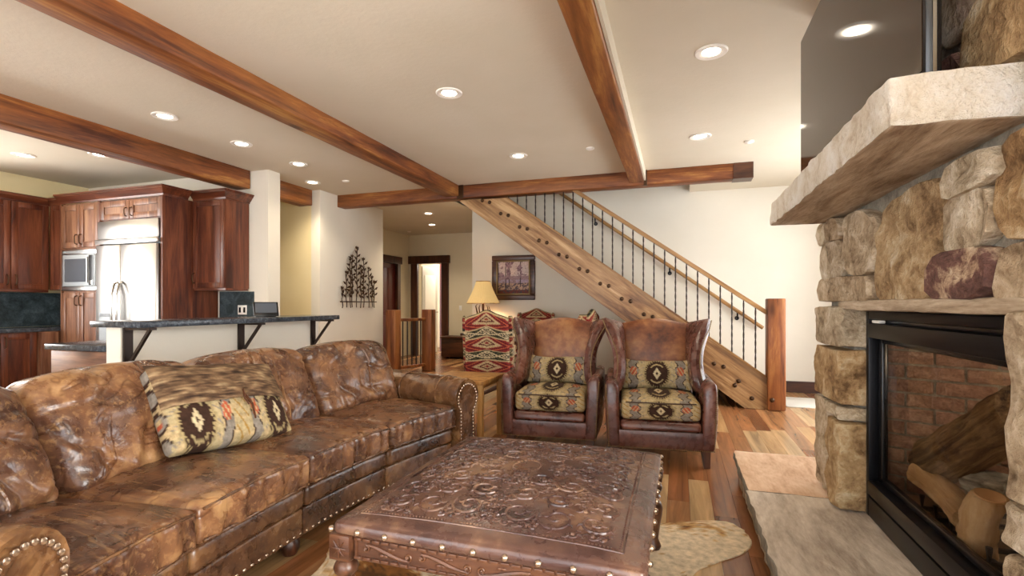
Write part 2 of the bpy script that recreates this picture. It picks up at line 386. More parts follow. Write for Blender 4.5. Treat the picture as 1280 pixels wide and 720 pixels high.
cu = MB(); cu.box(-3.4, .3, 6.3, 7.85, 4.6, 4.7); struct('ceiling_stairwell', cu, 'plaster_ceiling', 'cream ceiling over the stair opening', smooth=False)
wl = MB(); wl.box(-3.25, 2.45, 7.7, 7.85, 0, 4.6); wl.box(-3.25, -3.13, 7.85, 10.6, 0, ZC)
struct('wall_back', wl, 'plaster', 'cream plaster wall behind the staircase', smooth=False)
ws = MB(); ws.box(-3.35, -3.25, 6.34, 7.7, ZC, 4.6); ws.box(.15, .25, 6.34, 7.7, ZC+.12, 4.6); ws.box(-3.25, .15, 6.34, 6.44, ZC+.12, 4.6)
struct('wall_stairwell', ws, 'plaster', 'cream walls of the stairwell above the ceiling', smooth=False)
wa = MB(); wa.box(-4.98, -4.83, 5.9, 7.5, 0, ZC); struct('wall_art', wa, 'plaster', 'cream plaster wall end carrying the metal tree', smooth=False)
wk = MB(); wk.box(-8, -4.98, 5.9, 6.05, 0, ZC); struct('wall_passage', wk, 'plaster_yellow', 'warm yellow wall beyond the kitchen passage', smooth=False)
wf = MB(); wf.box(-8, -4.99, 4.81, 4.95, 0, ZC); wf.box(-4.99, -4.69, 4.81, 5.0, 0, ZC); struct('wall_kitchen', wf, 'plaster', 'plaster wall and post behind the refrigerator', smooth=False)
ww = MB(); ww.box(-8, -7.85, -2.3, 1.1, 0, ZC); ww.box(-8, -7.85, 3.2, 6.0, 0, ZC); ww.box(-8, -7.85, 1.1, 3.2, 0, .95); ww.box(-8, -7.85, 1.1, 3.2, 2.45, ZC)
struct('wall_left', ww, 'plaster_yellow', smooth=False)
wr = MB(); wr.box(2.3, 2.45, .4, 4.5, 0, ZC); wr.box(2.3, 2.45, 6.7, 7.7, 0, ZC); wr.box(2.3, 2.45, -2.3, -1.6, 0, ZC)
for a, b in ((-1.6, .4), (4.5, 6.7)): wr.box(2.3, 2.45, a, b, 0, .2); wr.box(2.3, 2.45, a, b, 2.5, ZC)
struct('wall_right', wr, 'plaster', smooth=False)
wb = MB(); xs = [-8, -6.25, -4.15, -3.65, -1.55, -1.05, 1.05, 2.45]
for i in range(0, 8, 2): wb.box(xs[i], xs[i+1], -2.35, -2.2, 0, ZC)
for i in (1, 3, 5): wb.box(xs[i], xs[i+1], -2.35, -2.2, 0, .2); wb.box(xs[i], xs[i+1], -2.35, -2.2, 2.5, ZC)
struct('wall_rear', wb, 'plaster', smooth=False)
def window(name, x0, x1, z0, z1, fixed, ax, label):
    f = MB(); t_ = .05
    def bx(a0, a1, c0, c1, m=f, d=.06):
        if ax == 'y': m.box(a0, a1, fixed-d/2, fixed+d/2, c0, c1)
        else: m.box(fixed-d/2, fixed+d/2, a0, a1, c0, c1)
    bx(x0, x1, z0, z0+t_); bx(x0, x1, z1-t_, z1); bx(x0, x0+t_, z0+t_, z1-t_); bx(x1-t_, x1, z0+t_, z1-t_); bx((x0+x1)/2-.03, (x0+x1)/2+.03, z0+t_, z1-t_)
    o = struct(name, f, 'darkwood_z', label, smooth=False); mid = (x0+x1)/2
    for a, b in ((x0+t_, mid-.03), (mid+.03, x1-t_)):
        g_ = MB(); bx(a, b, z0+t_, z1-t_, g_, .008); g_.build('pane', 'window_glass', o, smooth=False)
for i, k in enumerate((1, 3, 5)): window('window_%d' % (i+1), xs[k], xs[k+1], .2, 2.5, -2.28, 'y', 'tall glazed window in the rear wall')
window('window_4', -1.6, .4, .2, 2.5, 2.38, 'x', 'tall window beside the fireplace'); window('window_5', 4.5, 6.7, .2, 2.5, 2.38, 'x', 'tall entry glazing near the stairs'); window('window_6', 1.1, 3.2, .95, 2.45, -7.93, 'x', 'kitchen window')
# hall
wh = MB(); wh.box(-6.2, -6.05, 6.05, 9.25, 0, ZC); wh.box(-6.2, -6.05, 9.95, 10.5, 0, ZC); wh.box(-6.2, -6.05, 9.25, 9.95, 2.12, ZC); struct('wall_hall_left', wh, 'plaster_hall', smooth=False)
wh = MB(); wh.box(-6.2, -5.80, 10.5, 10.64, 0, ZC); wh.box(-5.18, -3.13, 10.5, 10.64, 0, ZC); wh.box(-5.80, -5.18, 10.5, 10.64, 2.14, ZC); struct('wall_hall_back', wh, 'plaster_hall', smooth=False)
wh = MB(); wh.box(-7.2, -3.9, 12.6, 12.7, 0, ZC); wh.box(-7.2, -7.1, 10.64, 12.6, 0, ZC); wh.box(-4.0, -3.9, 10.64, 12.6, 0, ZC); struct('wall_far_room', wh, 'plaster', smooth=False)
tr = MB(); tr.box(-5.97, -5.80, 10.44, 10.52, 0, 2.14); tr.box(-5.18, -5.01, 10.44, 10.52, 0, 2.14); tr.box(-6.03, -4.98, 10.42, 10.52, 2.14, 2.32)
struct('trim_1', tr, 'darkwood_z', 'dark wood casing round the open hall doorway', smooth=False)
tr = MB(); tr.box(-6.06, -5.99, 9.16, 9.29, 0, 2.1); tr.box(-6.06, -5.99, 9.91, 10.02, 0, 2.1); tr.box(-6.06, -5.97, 9.12, 10.06, 2.1, 2.26)
struct('trim_2', tr, 'darkwood_z', 'dark wood casing on the left hall wall', smooth=False)
d = MB(); d.box(-6.13, -6.08, 9.25, 9.95, .01, 2.12); dd = struct('door_1', d, 'door_red', 'dark red wooden door in the left hall wall', smooth=False)
for y0, y1 in ((9.3, 9.57), (9.63, 9.9)):
    for z0, z1 in ((.15, .95), (1.05, 2.0)): q = MB(); q.rbox(-6.085, -6.07, y0, y1, z0, z1, .008); q.build('panel', 'door_red', dd)
d = MB(); xf = Matrix.Translation((-5.78, 10.66, 0)) @ Matrix.Rotation(R_(87), 4, 'Z')
d.box(0, .70, 0, .04, .01, 2.1, xf=xf); dd = struct('door_2', d, 'cream_door', 'cream hall door standing open into the bright room', smooth=False)
q = MB(); q.rbox(.1, .6, -.008, 0, .3, 1.9, .006, xf=xf); q.build('panel', 'white_trim', dd)
q = MB(); q.tube([xf @ Vector(p) for p in ((.63, 0, 1.0), (.63, -.06, 1.0), (.53, -.06, 1.0))], .012); q.build('door_handle', 'chrome', dd)
q = MB(); q.box(-5.80, -5.68, 11.6, 11.7, .0, 2.3); struct('trim_3', q, 'door_red', 'red-brown door edge in the far room', smooth=False)
lamp = bpy.data.lights.new('far_room_lamp', 'POINT'); lamp.energy = 32; lamp.color = (1, .95, .88); lamp.shadow_soft_size = .3
lo = bpy.data.objects.new('far_room_lamp', lamp); lo.location = (-5.6, 11.6, 2.4); COL.objects.link(lo)
bb = MB(); bb.box(.9, 2.3, 7.665, 7.7, 0, .15); bb.box(-3.25, .9, 7.68, 7.7, 0, .13); struct('baseboard_back', bb, 'darkwood_x', 'dark wood baseboard under the stair wall', smooth=False)
bb = MB(); bb.box(-4.83, -4.81, 5.9, 7.5, 0, .13); struct('baseboard_art', bb, 'darkwood_y', smooth=False)
bb = MB(); bb.box(-4.97, -3.27, 10.475, 10.5, 0, .13); struct('baseboard_hall', bb, 'darkwood_x', smooth=False)
# ------------------------------------------------------------------ beams
def rough_beam(x0, x1, y0, y1, z0, z1, m, label, nx=1, ny=1, seed=0):
    b = MB(); fn = lambda p, u: p+Vector((fb(p.x, p.y, p.z, 3, seed)*.006, fb(p.x, p.y, p.z, 3, seed+1)*.006, fb(p.x, p.y, p.z, 3, seed+2)*.005))
    b.rbox(x0, x1, y0, y1, z0, z1, .012, (nx, ny, 1), fn); o = b.build('ceiling_beam', m, ang=50); return tag(o, label, 'beam')
ZB = 2.675
rough_beam(-3.07, -2.845, -2.2, 6.28, ZB, ZC+.01, 'beam_y', 'long timber ceiling beam between the sofa and the kitchen bar', 1, 40, 1)
rough_beam(-.565, -.395, -2.2, 6.28, ZB, ZC+.01, 'beam_y', 'timber ceiling beam over the ottoman and the wing chairs', 1, 40, 2)
rough_beam(-5.17, -4.95, -2.2, 4.80, 2.60, ZC+.01, 'beam_y', 'timber ceiling beam over the kitchen, ending at the white post', 1, 40, 3)
rough_beam(-5.17, -4.95, 5.01, 5.89, 2.60, ZC+.01, 'beam_y', 'short timber beam between white post and yellow passage wall', 1, 6, 4)
cb = rough_beam(-4.83, .80, 6.28, 6.46, ZB-.03, ZC+.01, 'beam_x', 'timber cross beam along the top of the staircase', 30, 1, 5)
for x0, x1, z0 in ((-2.87, -2.78, ZB-.04), (-.40, -.36, ZB-.04)):
    q = MB(); q.box(x0, x1, 6.262, 6.281, z0, ZC); q.build('steel_bracket', 'bronze', cb, smooth=False)
q = MB(); q.box(.60, .81, 6.27, 6.47, ZB-.036, ZC); q.build('end_cap', 'darkwood_x', cb, smooth=False)
q = MB(); q.box(-.393, -.375, -2.2, 6.27, ZB+.02, ZC); tr = struct('trim_4', q, 'plaster_ceiling', 'cream plaster strip along the beam', smooth=False)
# ------------------------------------------------------------------ recessed lights
def recessed(loc, label, group, power=9):
    t_ = thing('recessed_light', label, 'ceiling light', loc, 0, group)
    r = MB(); r.lathe([(.056, -.001), (.072, -.010), (.096, -.010), (.102, -.004), (.102, 0), (.056, 0)], 28); r.build('trim_ring', 'white_trim', t_)
    r = MB(); r.lathe([(.055, -.003), (.055, -.001)], 24); r.build('lens', 'bulb', t_)
    l = bpy.data.lights.new('spot', 'SPOT'); l.energy = power; l.spot_size = R_(125); l.spot_blend = .8; l.shadow_soft_size = .06; l.color = (1, .86, .66)
    o = bpy.data.objects.new('spot', l); o.location = (0, 0, -.02); o.parent = t_; COL.objects.link(o)
for p, w_ in (((-1.67, 3.5), 'midway along the two long beams'), ((-1.66, 5.22), 'between the two long beams, close to the cross beam')): recessed((*p, ZC), 'round white recessed ceiling light '+w_, 'recessed ceiling lights')
for p, w_ in (((.2, 3.46), 'beside the television'), ((.2, 5.17), 'near the short end of the cross beam')): recessed((*p, ZC), 'round white recessed ceiling light '+w_, 'recessed ceiling lights')
for p, w_ in (((-4.2, 3.16), 'over the bar end nearest the lower counter'), ((-4.19, 3.95), 'over the middle of the breakfast bar'), ((-4.17, 4.73), 'over the bar end nearest the white post')): recessed((*p, ZC), 'round white recessed ceiling light '+w_, 'recessed ceiling lights')
recessed((-4.62, 5.5, ZC), 'round white recessed ceiling light in front of the yellow passage wall', 'recessed ceiling lights', 30)
for p, w_ in (((-6.75, 3.5), 'in front of the pantry cabinet'), ((-5.95, 3.75), 'in front of the refrigerator')): recessed((*p, ZC), 'round white recessed kitchen ceiling light '+w_, 'recessed ceiling lights')
for p, w_ in (((-4.24, 8.03), 'over the short balustrade'), ((-4.77, 9.2), 'close to the hall doorway')): recessed((*p, ZC), 'round white recessed hallway light '+w_, 'recessed ceiling lights', 40)
def detector(loc, label):
    r = MB(); r.lathe([(.045, 0), (.045, -.01), (.03, -.018), (.0, -.02)], 18, loc); tag(r.build('sprinkler_cover', 'white_trim'), label, 'ceiling fitting')
detector((-.87, 5.2, ZC), 'small white disc on the ceiling left of the short beam'); detector((.67, 5.48, ZC), 'small white disc on the ceiling right of the short beam')
detector((-4.15, 5.57, ZC), 'small white disc on the ceiling near the passage wall'); detector((-5.7, 9.9, ZC), 'small white disc on the hallway ceiling')


# ------------------------------------------------------------------ fireplace
fp = thing('fireplace', 'rubble stone fireplace with thick stone mantel and raised hearth', 'fireplace', (1.2, 2.31, 0))
FX = .80
co_ = MB(); Y0, Y1 = 1.08, 3.29
co_.box(FX, 2.29, Y0, 1.44, .0, ZC-.005); co_.box(FX+.03, 2.29, 2.91, Y1, .0, ZC-.005); co_.box(.92, 2.29, 2.875, 2.91, 0, 1.19); co_.box(FX, 2.29, 1.44, 2.91, 1.19, ZC-.005); co_.box(1.75, 2.29, 1.48, 2.87, 0, 1.19); co_.box(.9, 1.75, 1.48, 2.87, 0, .17)
co_.build('mortar_core', 'mortar', fp, True, smooth=False)
def flat_stone(poly, proud=.05, seed=0, m='rubble', x0=FX+.015):
    """poly: outline on the chimney face as (y, z)"""
    cy = sum(p[0] for p in poly)/len(poly); cz = sum(p[1] for p in poly)/len(poly); ring = []
    n = len(poly)
    for i in range(n):
        a, b = poly[i], poly[(i+1) % n]; L = math.dist(a, b); k = max(1, int(L/.05))
        for j in range(k): t_ = j/k; ring.append((a[0]+(b[0]-a[0])*t_, a[1]+(b[1]-a[1])*t_))
    # soften the corners
    ring = [((ring[i-1][0]+2*ring[i][0]+ring[(i+1) % len(ring)][0])/4, (ring[i-1][1]+2*ring[i][1]+ring[(i+1) % len(ring)][1])/4) for i in range(len(ring))]
    ring = [(y+(.012 if y > cy else -.012)*min(1, abs(y-cy)/.04), z+(.010 if z > cz else -.010)*min(1, abs(z-cz)/.03)) for (y, z) in ring]
    b = MB(); vs = []; fs = []; N = len(ring)
    lev = [(1.0, 0), (1.0, .75), (.965, 1.0), (.8, 1.0), (.6, 1.0), (.4, 1.0), (.2, 1.0)]
    for q, (s_, d_) in enumerate(lev):
        for (y, z) in ring:
            yy = cy+(y-cy)*s_; zz = cz+(z-cz)*s_
            j = fb(yy, zz, seed, 11, seed)*.028+nz(yy, zz, seed, 40, seed)*.006 if q > 0 else 0
            e = fb(yy, zz, seed+9, 16, seed)*.006
            vs.append((x0-proud*d_-j, yy+e, zz+e*.7))
    vs.append((x0-proud*1.0, cy, cz)); c_ = len(vs)-1
    for q in range(len(lev)-1):
        for k in range(N): fs.append((q*N+k, q*N+(k+1) % N, (q+1)*N+(k+1) % N, (q+1)*N+k))
    for k in range(N): fs.append(((len(lev)-1)*N+k, (len(lev)-1)*N+(k+1) % N, c_))
    fs.append(tuple(range(N))[::-1])
    b.add(vs, fs); return b.build('stone', m, fp, True, ang=27)
def block_stone(y0, y1, z0, z1, x0=.745, x1=.90, seed=0, m='rubble'):
    fn = lambda p, u: p+Vector((fb(p.x, p.y, p.z, 10, seed)*.03, fb(p.x, p.y, p.z, 10, seed+1)*.018, fb(p.x, p.y, p.z, 7, seed+2)*.012))
    b = MB(); b.rbox(x0, x1, y0, y1, z0, z1, .012, (4, 8, 8), fn); return b.build('stone', m, fp, True, ang=26)
ST = [
 ('rubble', [(3.30, 1.645), (3.15, 1.64), (3.14, 1.53), (3.30, 1.54)]),
 ('rubble', [(3.125, 1.64), (2.95, 1.635), (2.84, 1.60), (2.85, 1.53), (3.10, 1.545)]),
 ('rubble', [(3.30, 1.53), (2.90, 1.52), (2.835, 1.47), (2.835, 1.365), (3.0, 1.34), (3.30, 1.35)]),
 ('rubble', [(2.795, 1.625), (2.58, 1.61), (2.43, 1.56), (2.41, 1.46), (2.46, 1.33), (2.70, 1.335), (2.80, 1.41)]),
 ('rubble', [(3.31, 1.333), (2.87, 1.327), (2.47, 1.31), (2.47, 1.222), (3.31, 1.224)]),
 ('rubble_ochre', [(2.37, 1.57), (2.20, 1.60), (1.95, 1.60), (1.885, 1.555), (1.885, 1.42), (1.975, 1.335), (1.975, 1.22), (2.43, 1.22), (2.435, 1.365)]),
 ('rubble', [(1.85, 1.56), (1.81, 1.605), (1.61, 1.60), (1.58, 1.58), (1.59, 1.525), (1.75, 1.515), (1.86, 1.52)]),
 ('rubble', [(1.87, 1.495), (1.80, 1.505), (1.63, 1.51), (1.61, 1.385), (1.69, 1.365), (1.84, 1.36), (1.87, 1.395)]),
 ('rubble_ochre', [(1.57, 1.60), (1.36, 1.61), (1.36, 1.355), (1.55, 1.36), (1.60, 1.40), (1.605, 1.50)]),
 ('rubble_purple', [(1.955, 1.318), (1.885, 1.345), (1.64, 1.35), (1.595, 1.30), (1.62, 1.245), (1.67, 1.222), (1.955, 1.226)]),
 ('rubble', [(1.59, 1.34), (1.34, 1.34), (1.34, 1.222), (1.64, 1.222), (1.60, 1.245), (1.578, 1.29)]),
 ('rubble_ochre', [(1.735, 1.80), (1.725, 1.97), (1.66, 2.03), (1.36, 2.04), (1.36, 1.80)]),
 ('rubble_purple', [(1.90, 1.90), (1.76, 1.93), (1.75, 1.80), (1.93, 1.80)]),
 ('rubble', [(1.755, 1.99), (1.68, 2.045), (1.72, 2.20), (1.90, 2.16), (1.90, 1.98)])]
for i, (m, pl) in enumerate(ST): flat_stone(pl, .055+.012*math.sin(i*2.3), i, m)
rs_ = random.Random(11); z = 1.80
while z < 2.74:
    hgt = min(rs_.uniform(.16, .26), 2.80-z); y = 3.29; y_end = 1.95 if z < 2.0 else (1.93 if z < 2.2 else 1.09)
    if z > 1.99 and z < 2.2: y_end = 1.93
    while y-y_end > .1:
        L = rs_.uniform(.2, .45); y2 = max(y-L, y_end); y2 = y_end if y2-y_end < .12 else y2
        j = lambda: rs_.uniform(-.012, .012)
        flat_stone([(y-.01, z+.01+j()), (y-.01+j(), z+hgt*.5), (y-.012, z+hgt-.01+j()), (y2+.012, z+hgt-.012+j()), (y2+.012+j(), z+hgt*.5), (y2+.012, z+.012+j())], .05, rs_.randint(20, 90), rs_.choice(['rubble', 'rubble', 'rubble_ochre']))
        y = y2
    z += hgt
flat_stone([(1.655, 2.06), (1.10, 2.06), (1.10, 2.3), (1.67, 2.28)], .05, 77)
flat_stone([(1.90, 2.22), (1.70, 2.23), (1.69, 2.31), (1.90, 2.31)], .05, 78)
for i, a in enumerate([(2.865, 3.30, .985, 1.185, 'rubble'), (2.865, 3.29, .70, .97, 'rubble_ochre'), (2.865, 3.06, .625, .688, 'rubble'), (3.075, 3.31, .20, .685, 'rubble'), (2.86, 3.06, .185, .612, 'rubble_ochre'),
                       (1.08, 1.515, .735, 1.185, 'rubble'), (1.08, 1.54, .615, .725, 'rubble'), (1.08, 1.53, .40, .605, 'rubble'), (1.08, 1.52, .185, .39, 'rubble'), (1.08, 1.32, 1.23, 1.42, 'rubble'), (1.08, 1.33, 1.43, 1.62, 'rubble'), (1.08, 1.34, 1.8, 2.04, 'rubble_ochre')]):
    block_stone(*a[:4], seed=i+31, m=a[4])
for i, (z0, z1) in enumerate(((.20, .6), (.62, .9), (.92, 1.19), (1.23, 1.62))):   # the far return of the chimney breast
    block_stone(3.27, 3.33, z0, z1, .84, 1.30, 50+i); block_stone(3.27, 3.33, z0, z1, 1.32, 1.8, 60+i)
q = MB(); fn = lambda p, u: p+Vector((fb(p.x, p.y, p.z, 6, 5)*.01, 0, fb(p.x, p.y, p.z, 8, 6)*.008))
q.rbox(.765, .90, 1.40, 2.92, 1.172, 1.218, .01, (2, 20, 1), fn); q.build('lintel', 'sandstone', fp, True)
# mantel slab: hand-chiselled rim, paler partly by light put into its colour; split underside
def slab(x0, x1, y0, y1, z0, z1, name, mats, seed, rough=.012, n=(8, 40, 3)):
    def fn(p, u):
        e = max(abs(u[0]), abs(u[1]))
        k = rough*(1 if e > .93 or abs(u[2]) < .9 else .25)
        v = Vector((fb(p.x, p.y, p.z, 14, seed), fb(p.x, p.y, p.z, 14, seed+1), .5*fb(p.x, p.y, p.z, 5, seed+2)))*k
        return p+v
    b = MB(); b.rbox(x0, x1, y0, y1, z0, z1, .008, n, fn)
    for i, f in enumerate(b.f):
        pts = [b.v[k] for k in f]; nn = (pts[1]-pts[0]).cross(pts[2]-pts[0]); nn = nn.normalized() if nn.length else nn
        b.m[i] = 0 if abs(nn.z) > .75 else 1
    return b.build(name, mats, fp, True, ang=28)
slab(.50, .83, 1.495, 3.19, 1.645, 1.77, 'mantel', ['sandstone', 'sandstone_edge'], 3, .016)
slab(.365, 1.6, 3.035, 3.82, .115, .177, 'hearth_slab', ['hearthstone_pink', 'mortar'], 8, .02, (12, 14, 2))
slab(.355, .97, 1.2, 3.025, .115, .177, 'hearth_slab', ['hearthstone', 'mortar'], 9, .02, (12, 30, 2))
slab(.37, .97, -.2, 1.19, .115, .177, 'hearth_slab', ['hearthstone', 'mortar'], 10, .02, (12, 24, 2))
y = -.18; k = 0
while y < 3.7:
    L = min(.22+.18*rs_.random(), 3.78-y); fnb = lambda p, u, s_=k: p+Vector((fb(p.x, p.y, p.z, 9, s_)*.02, fb(p.x, p.y, p.z, 9, s_+4)*.01, 0))
    b = MB(); b.rbox(.385, .55, y+.006, y+L-.006, .0, .116, .012, (3, 4, 3), fnb); b.build('hearth_stone', 'rubble', fp, True, ang=60); y += L; k += 1
b = MB(); b.box(.42, .95, -.18, 3.78, 0, .114); b.box(.95, 1.58, 3.3, 3.78, 0, .114); b.build('hearth_core', 'mortar', fp, True, smooth=False)
# ------------------------------------------------------------------ firebox insert
fi = thing('fireplace_insert', 'black metal gas fireplace insert with glass front and brick lining', 'fireplace insert', (.95, 2.31, .178))
def bxp(name, m, *a, par=None, r=.004):
    b = MB(); b.rbox(*a, r); return b.build(name, m, par or fi, True)
FY0, FY1 = 1.47, 2.83
bxp('frame', 'black_metal', .868, .91, FY1, 2.866, .18, 1.165); bxp('frame', 'black_metal', .868, .91, 1.485, 1.52, .18, 1.165)
bxp('hood', 'black_metal', .868, .95, 1.52, FY1, 1.128, 1.165); bxp('top_louver', 'black_metal', .862, .91, 1.52, FY1, 1.04, 1.108)
bxp('top_slot', 'plastic_black', .90, .93, 1.52, FY1, 1.105, 1.13); bxp('lower_louver', 'black_metal', .862, .91, 1.52, FY1, .29, .355); bxp('lower_panel', 'black_metal', .868, .91, 1.52, FY1, .182, .275)
bxp('door_rail', 'plastic_black', .905, .93, 2.775, FY1, .355, 1.04); bxp('door_rail', 'plastic_black', .905, .93, 1.52, 1.56, .355, 1.04)
bxp('door_rail', 'plastic_black', .905, .93, 1.56, 2.775, .355, .385); bxp('door_rail', 'plastic_black', .905, .93, 1.56, 2.775, 1.015, 1.04)
bxp('handle_tab', 'plastic_white', .868, .895, 2.70, 2.79, 1.110, 1.124)
bxp('glass_pane', 'fire_glass', .915, .920, 1.56, 2.775, .385, 1.015, r=.001)
for z0, z1, m in ((.30, .32, 'ember_sand'), (1.10, 1.12, 'black_metal')):
    b = MB(); b.prism([(.93, 1.52), (.93, 2.83), (1.55, 2.52), (1.55, 1.83)], z0, z1, 'z'); b.build('firebox_floor' if z0 < 1 else 'firebox_top', m, fi, True, smooth=False)
def brick_wall(p0, p1):
    d = Vector((p1[0]-p0[0], p1[1]-p0[1], 0)); L = d.length; a = math.atan2(d.y, d.x)
    xf = Matrix.Translation((p0[0], p0[1], 0)) @ Matrix.Rotation(a, 4, 'Z')
    b = MB(); b.box(0, L, -.03, -.012, .32, 1.10, xf=xf); b.build('mortar_bed', 'mortar', fi, True, smooth=False)
    z = .325; r = 0
    while z < 1.08:
        x = -.105*(r % 2)
        while x < L-.01:
            x0, x1 = max(x, 0)+.005, min(x+.21, L)-.005
            if x1-x0 > .02:
                b = MB(); b.rbox(x0, x1, -.025, .0, z+.005, z+.06, .004, xf=xf); b.build('brick', 'brick', fi, True)
            x += .21
        z += .066; r += 1
brick_wall((1.56, 2.50), (.935, 2.83)); brick_wall((1.56, 1.84), (1.56, 2.5)); brick_wall((.935, 1.52), (1.56, 1.84))
l = bpy.data.lights.new('firebox_fill_light', 'POINT'); l.energy = 3; l.color = (1, .85, .65); l.shadow_soft_size = .08; o = bpy.data.objects.new('firebox_fill_light', l); o.location = (1.25-.95, 2.15-2.31, 1.04-.178); o.parent = fi; COL.objects.link(o)  # unseen light added to brighten the brick lining and logs
gr = thing('log_grate', 'black iron grate carrying the logs inside the firebox', 'grate', (1.1, 2.3, .32))
for i in range(5):
    b = MB(); y = 2.06+.12*i; b.tube([(.97, y, .40), (.97, y, .345), (1.3, y, .345), (1.3, y, .42)], .01, 6); b.build('grate_bar', 'black_metal', gr, True)
for x in (1.0, 1.27): b = MB(); b.box(x, x+.015, 2.03, 2.57, .325, .338); b.build('grate_rail', 'black_metal', gr, True, smooth=False)
def log(p0, p1, r0, r1, m, label, seed, bend=.02, cut=True):
    p0, p1 = Vector(p0), Vector(p1); L = (p1-p0).length; z = (p1-p0).normalized(); rot = z.to_track_quat('Z', 'Y').to_matrix().to_4x4()
    o = bpy.data.objects.new('log', None); COL.objects.link(o); o.empty_display_size = .05; o.matrix_basis = Matrix.Translation(p0) @ rot; tag(o, label, 'log', 'logs in the fireplace')
    b = MB(); vs = []; fs = []; n = 18; s_ = 22
    for i in range(n+1):
        t_ = i/n; rr = r0+(r1-r0)*t_
        for k in range(s_):
            a = 2*math.pi*k/s_; c_, s2 = math.cos(a), math.sin(a)
            q = rr*(1+.28*fb(c_*1.3, s2*1.3, t_*3, 1.6, seed)+.10*nz(c_*5, s2*5, t_*4, 1.0, seed))
            vs.append((q*c_+bend*math.sin(t_*3.1), q*s2, t_*L))
    for i in range(n):
        for k in range(s_): fs.append((i*s_+k, i*s_+(k+1) % s_, (i+1)*s_+(k+1) % s_, (i+1)*s_+k))
    fs.append(tuple(range(s_))[::-1]); fs.append(tuple(n*s_+k for k in range(s_)))
    b.add(vs, fs); b.build('bark', m, o, ang=70)
    e = MB(); e.lathe([(r0*.8, -.004), (r0*.86, .004)], 18); e.build('cut_end', 'cut_wood', o)
log((1.05, 2.62, .52), (1.07, 2.08, .86), .095, .085, 'log_bark', 'large gnarled bark log leaning across the firebox', 2)
log((.985, 2.60, .47), (.99, 2.24, .42), .05, .045, 'log_pale', 'pale split log lying along the firebox glass', 5)
log((1.11, 2.46, .50), (1.12, 2.20, .54), .055, .05, 'log_grey', 'ash grey charred log between the bark log and pale logs', 8)
log((1.0, 2.12, .55), (.995, 2.17, .345), .05, .052, 'log_pale', 'short pale log standing on end by the firebox glass', 11)
# ------------------------------------------------------------------ television and cables
tv = thing('television', 'flat screen television with glossy black screen above the stone mantel', 'television', (.62, 2.25, 1.79))
TB, TT = 1.785, 2.565
b = MB(); b.rbox(.603, .640, 1.56, 2.945, TB, TT, .006); b.build('casing', 'plastic_black', tv, True)
b = MB(); b.box(.6005, .6035, 1.575, 2.93, TB+.022, TT-.014); b.build('screen', 'screen_off', tv, True, smooth=False)
b = MB(); b.box(.640, .68, 1.95, 2.55, TB+.15, TT-.15); b.build('rear_housing', 'plastic_black', tv, True, smooth=False)
b = MB(); b.box(.68, .80, 2.15, 2.35, TB+.3, TT-.3); b.build('wall_mount', 'black_metal', tv, True, smooth=False)
b = MB(); b.box(.618, .626, 1.556, 1.561, TB+.01, TT-.01); b.build('side_strip', 'chrome', tv, True, smooth=False)
pts = [(.70, 1.95-.012*i, 1.86+.012*i+.0002*i*i) for i in range(20)]
b = MB(); b.tube([Vector(pts[0]).lerp(Vector(pts[-1]), i/60) for i in range(61)], [.022 if i % 2 else .018 for i in range(61)], 12)
tag(b.build('cable_conduit', 'orange_plastic'), 'ribbed orange cable conduit behind the television', 'conduit')
b = MB(); b.tube([(.66, 1.83, 1.775), (.66, 1.80, 1.93), (.66, 1.745, 2.02), (.66, 1.70, 2.15)], .011, 8); tag(b.build('power_cable', 'plastic_black'), 'thin black cable hanging behind the television', 'cable')
b = MB(); b.tube([(.73, 1.96, 1.775), (.73, 1.90, 1.90), (.73, 1.86, 2.0), (.73, 1.84, 2.12)], .013, 8, flat=.4); tag(b.build('flat_cable', 'grey_plastic'), 'flat pale grey cable behind the television', 'cable')
# ------------------------------------------------------------------ staircase
SL = .72; YS0, YS1 = 6.30, 6.40
st = thing('staircase', 'timber staircase with thick bolted stringer and iron balusters', 'staircase', (.8, 6.9, 0))
ztop = lambda x: .36-SL*(x-.95); zbot = lambda x: .02-SL*(x-.70)
b = MB(); xe = -2.74; b.prism([(.955, .003), (.955, ztop(.955)), (xe, ztop(xe)-.0), (xe-.02, ZB-.04), (-2.84, ZB-.04), (-2.84, zbot(-2.84)), (.70, .003)][:2]+[(-2.18, 2.615), (-2.86, 2.615), (.7236, .003)], YS0+.02, YS1, 'y')
stg = b.build('stringer', 'stringer', st, True, smooth=False)
b = MB(); b.prism([(.955, .003), (.955, ztop(.955)), (-3.2, ztop(-3.2)), (-3.2, zbot(-3.2)), (.7236, .003)], 7.60, 7.68, 'y'); b.build('wall_stringer', 'stringer', st, True, smooth=False)
nb = MB(); nb.ball((0, 0, 0), .026, 10, (1, .6, 1)); bolt0 = None
def bolt(x, z):
    global bolt0
    if bolt0 is None: bolt0 = nb.build('bolt', 'bronze', st); o = bolt0
    else: o = inst(bolt0, st)
    o.location = (x-.8, YS0+.018-6.9, z)
for i in range(15):
    x = -2.62+i*.265; zc = (ztop(x)+zbot(x))/2
    if x < .68: bolt(x-.06, zc+.09); bolt(x+.10, zc-.07)
bolt(.80, .12); bolt(.62, .26)
for i in range(14):
    x1 = .86-.264*i; zt = .19*(i+1)
    b = MB(); b.rbox(x1-.30, x1, YS1, 7.60, zt-.045, zt, .006)
    if zt < 2.75: b.build('tread', 'stringer', st, True)
    b = MB(); b.box(x1-.03, x1-.01, YS1, 7.60, zt-.19, zt-.045); b.build('riser', 'stringer', st, True, smooth=False)
RZ = lambda x: 1.145-.70*(x-.933)
b = MB(); x0, x1 = -2.55, .95
b.prism([(x1, RZ(x1)), (x1, RZ(x1)-.055), (x0, RZ(x0)-.055), (x0, RZ(x0))], 6.315, 6.385, 'y'); b.build('handrail', 'rail_wood', st, True, smooth=False)
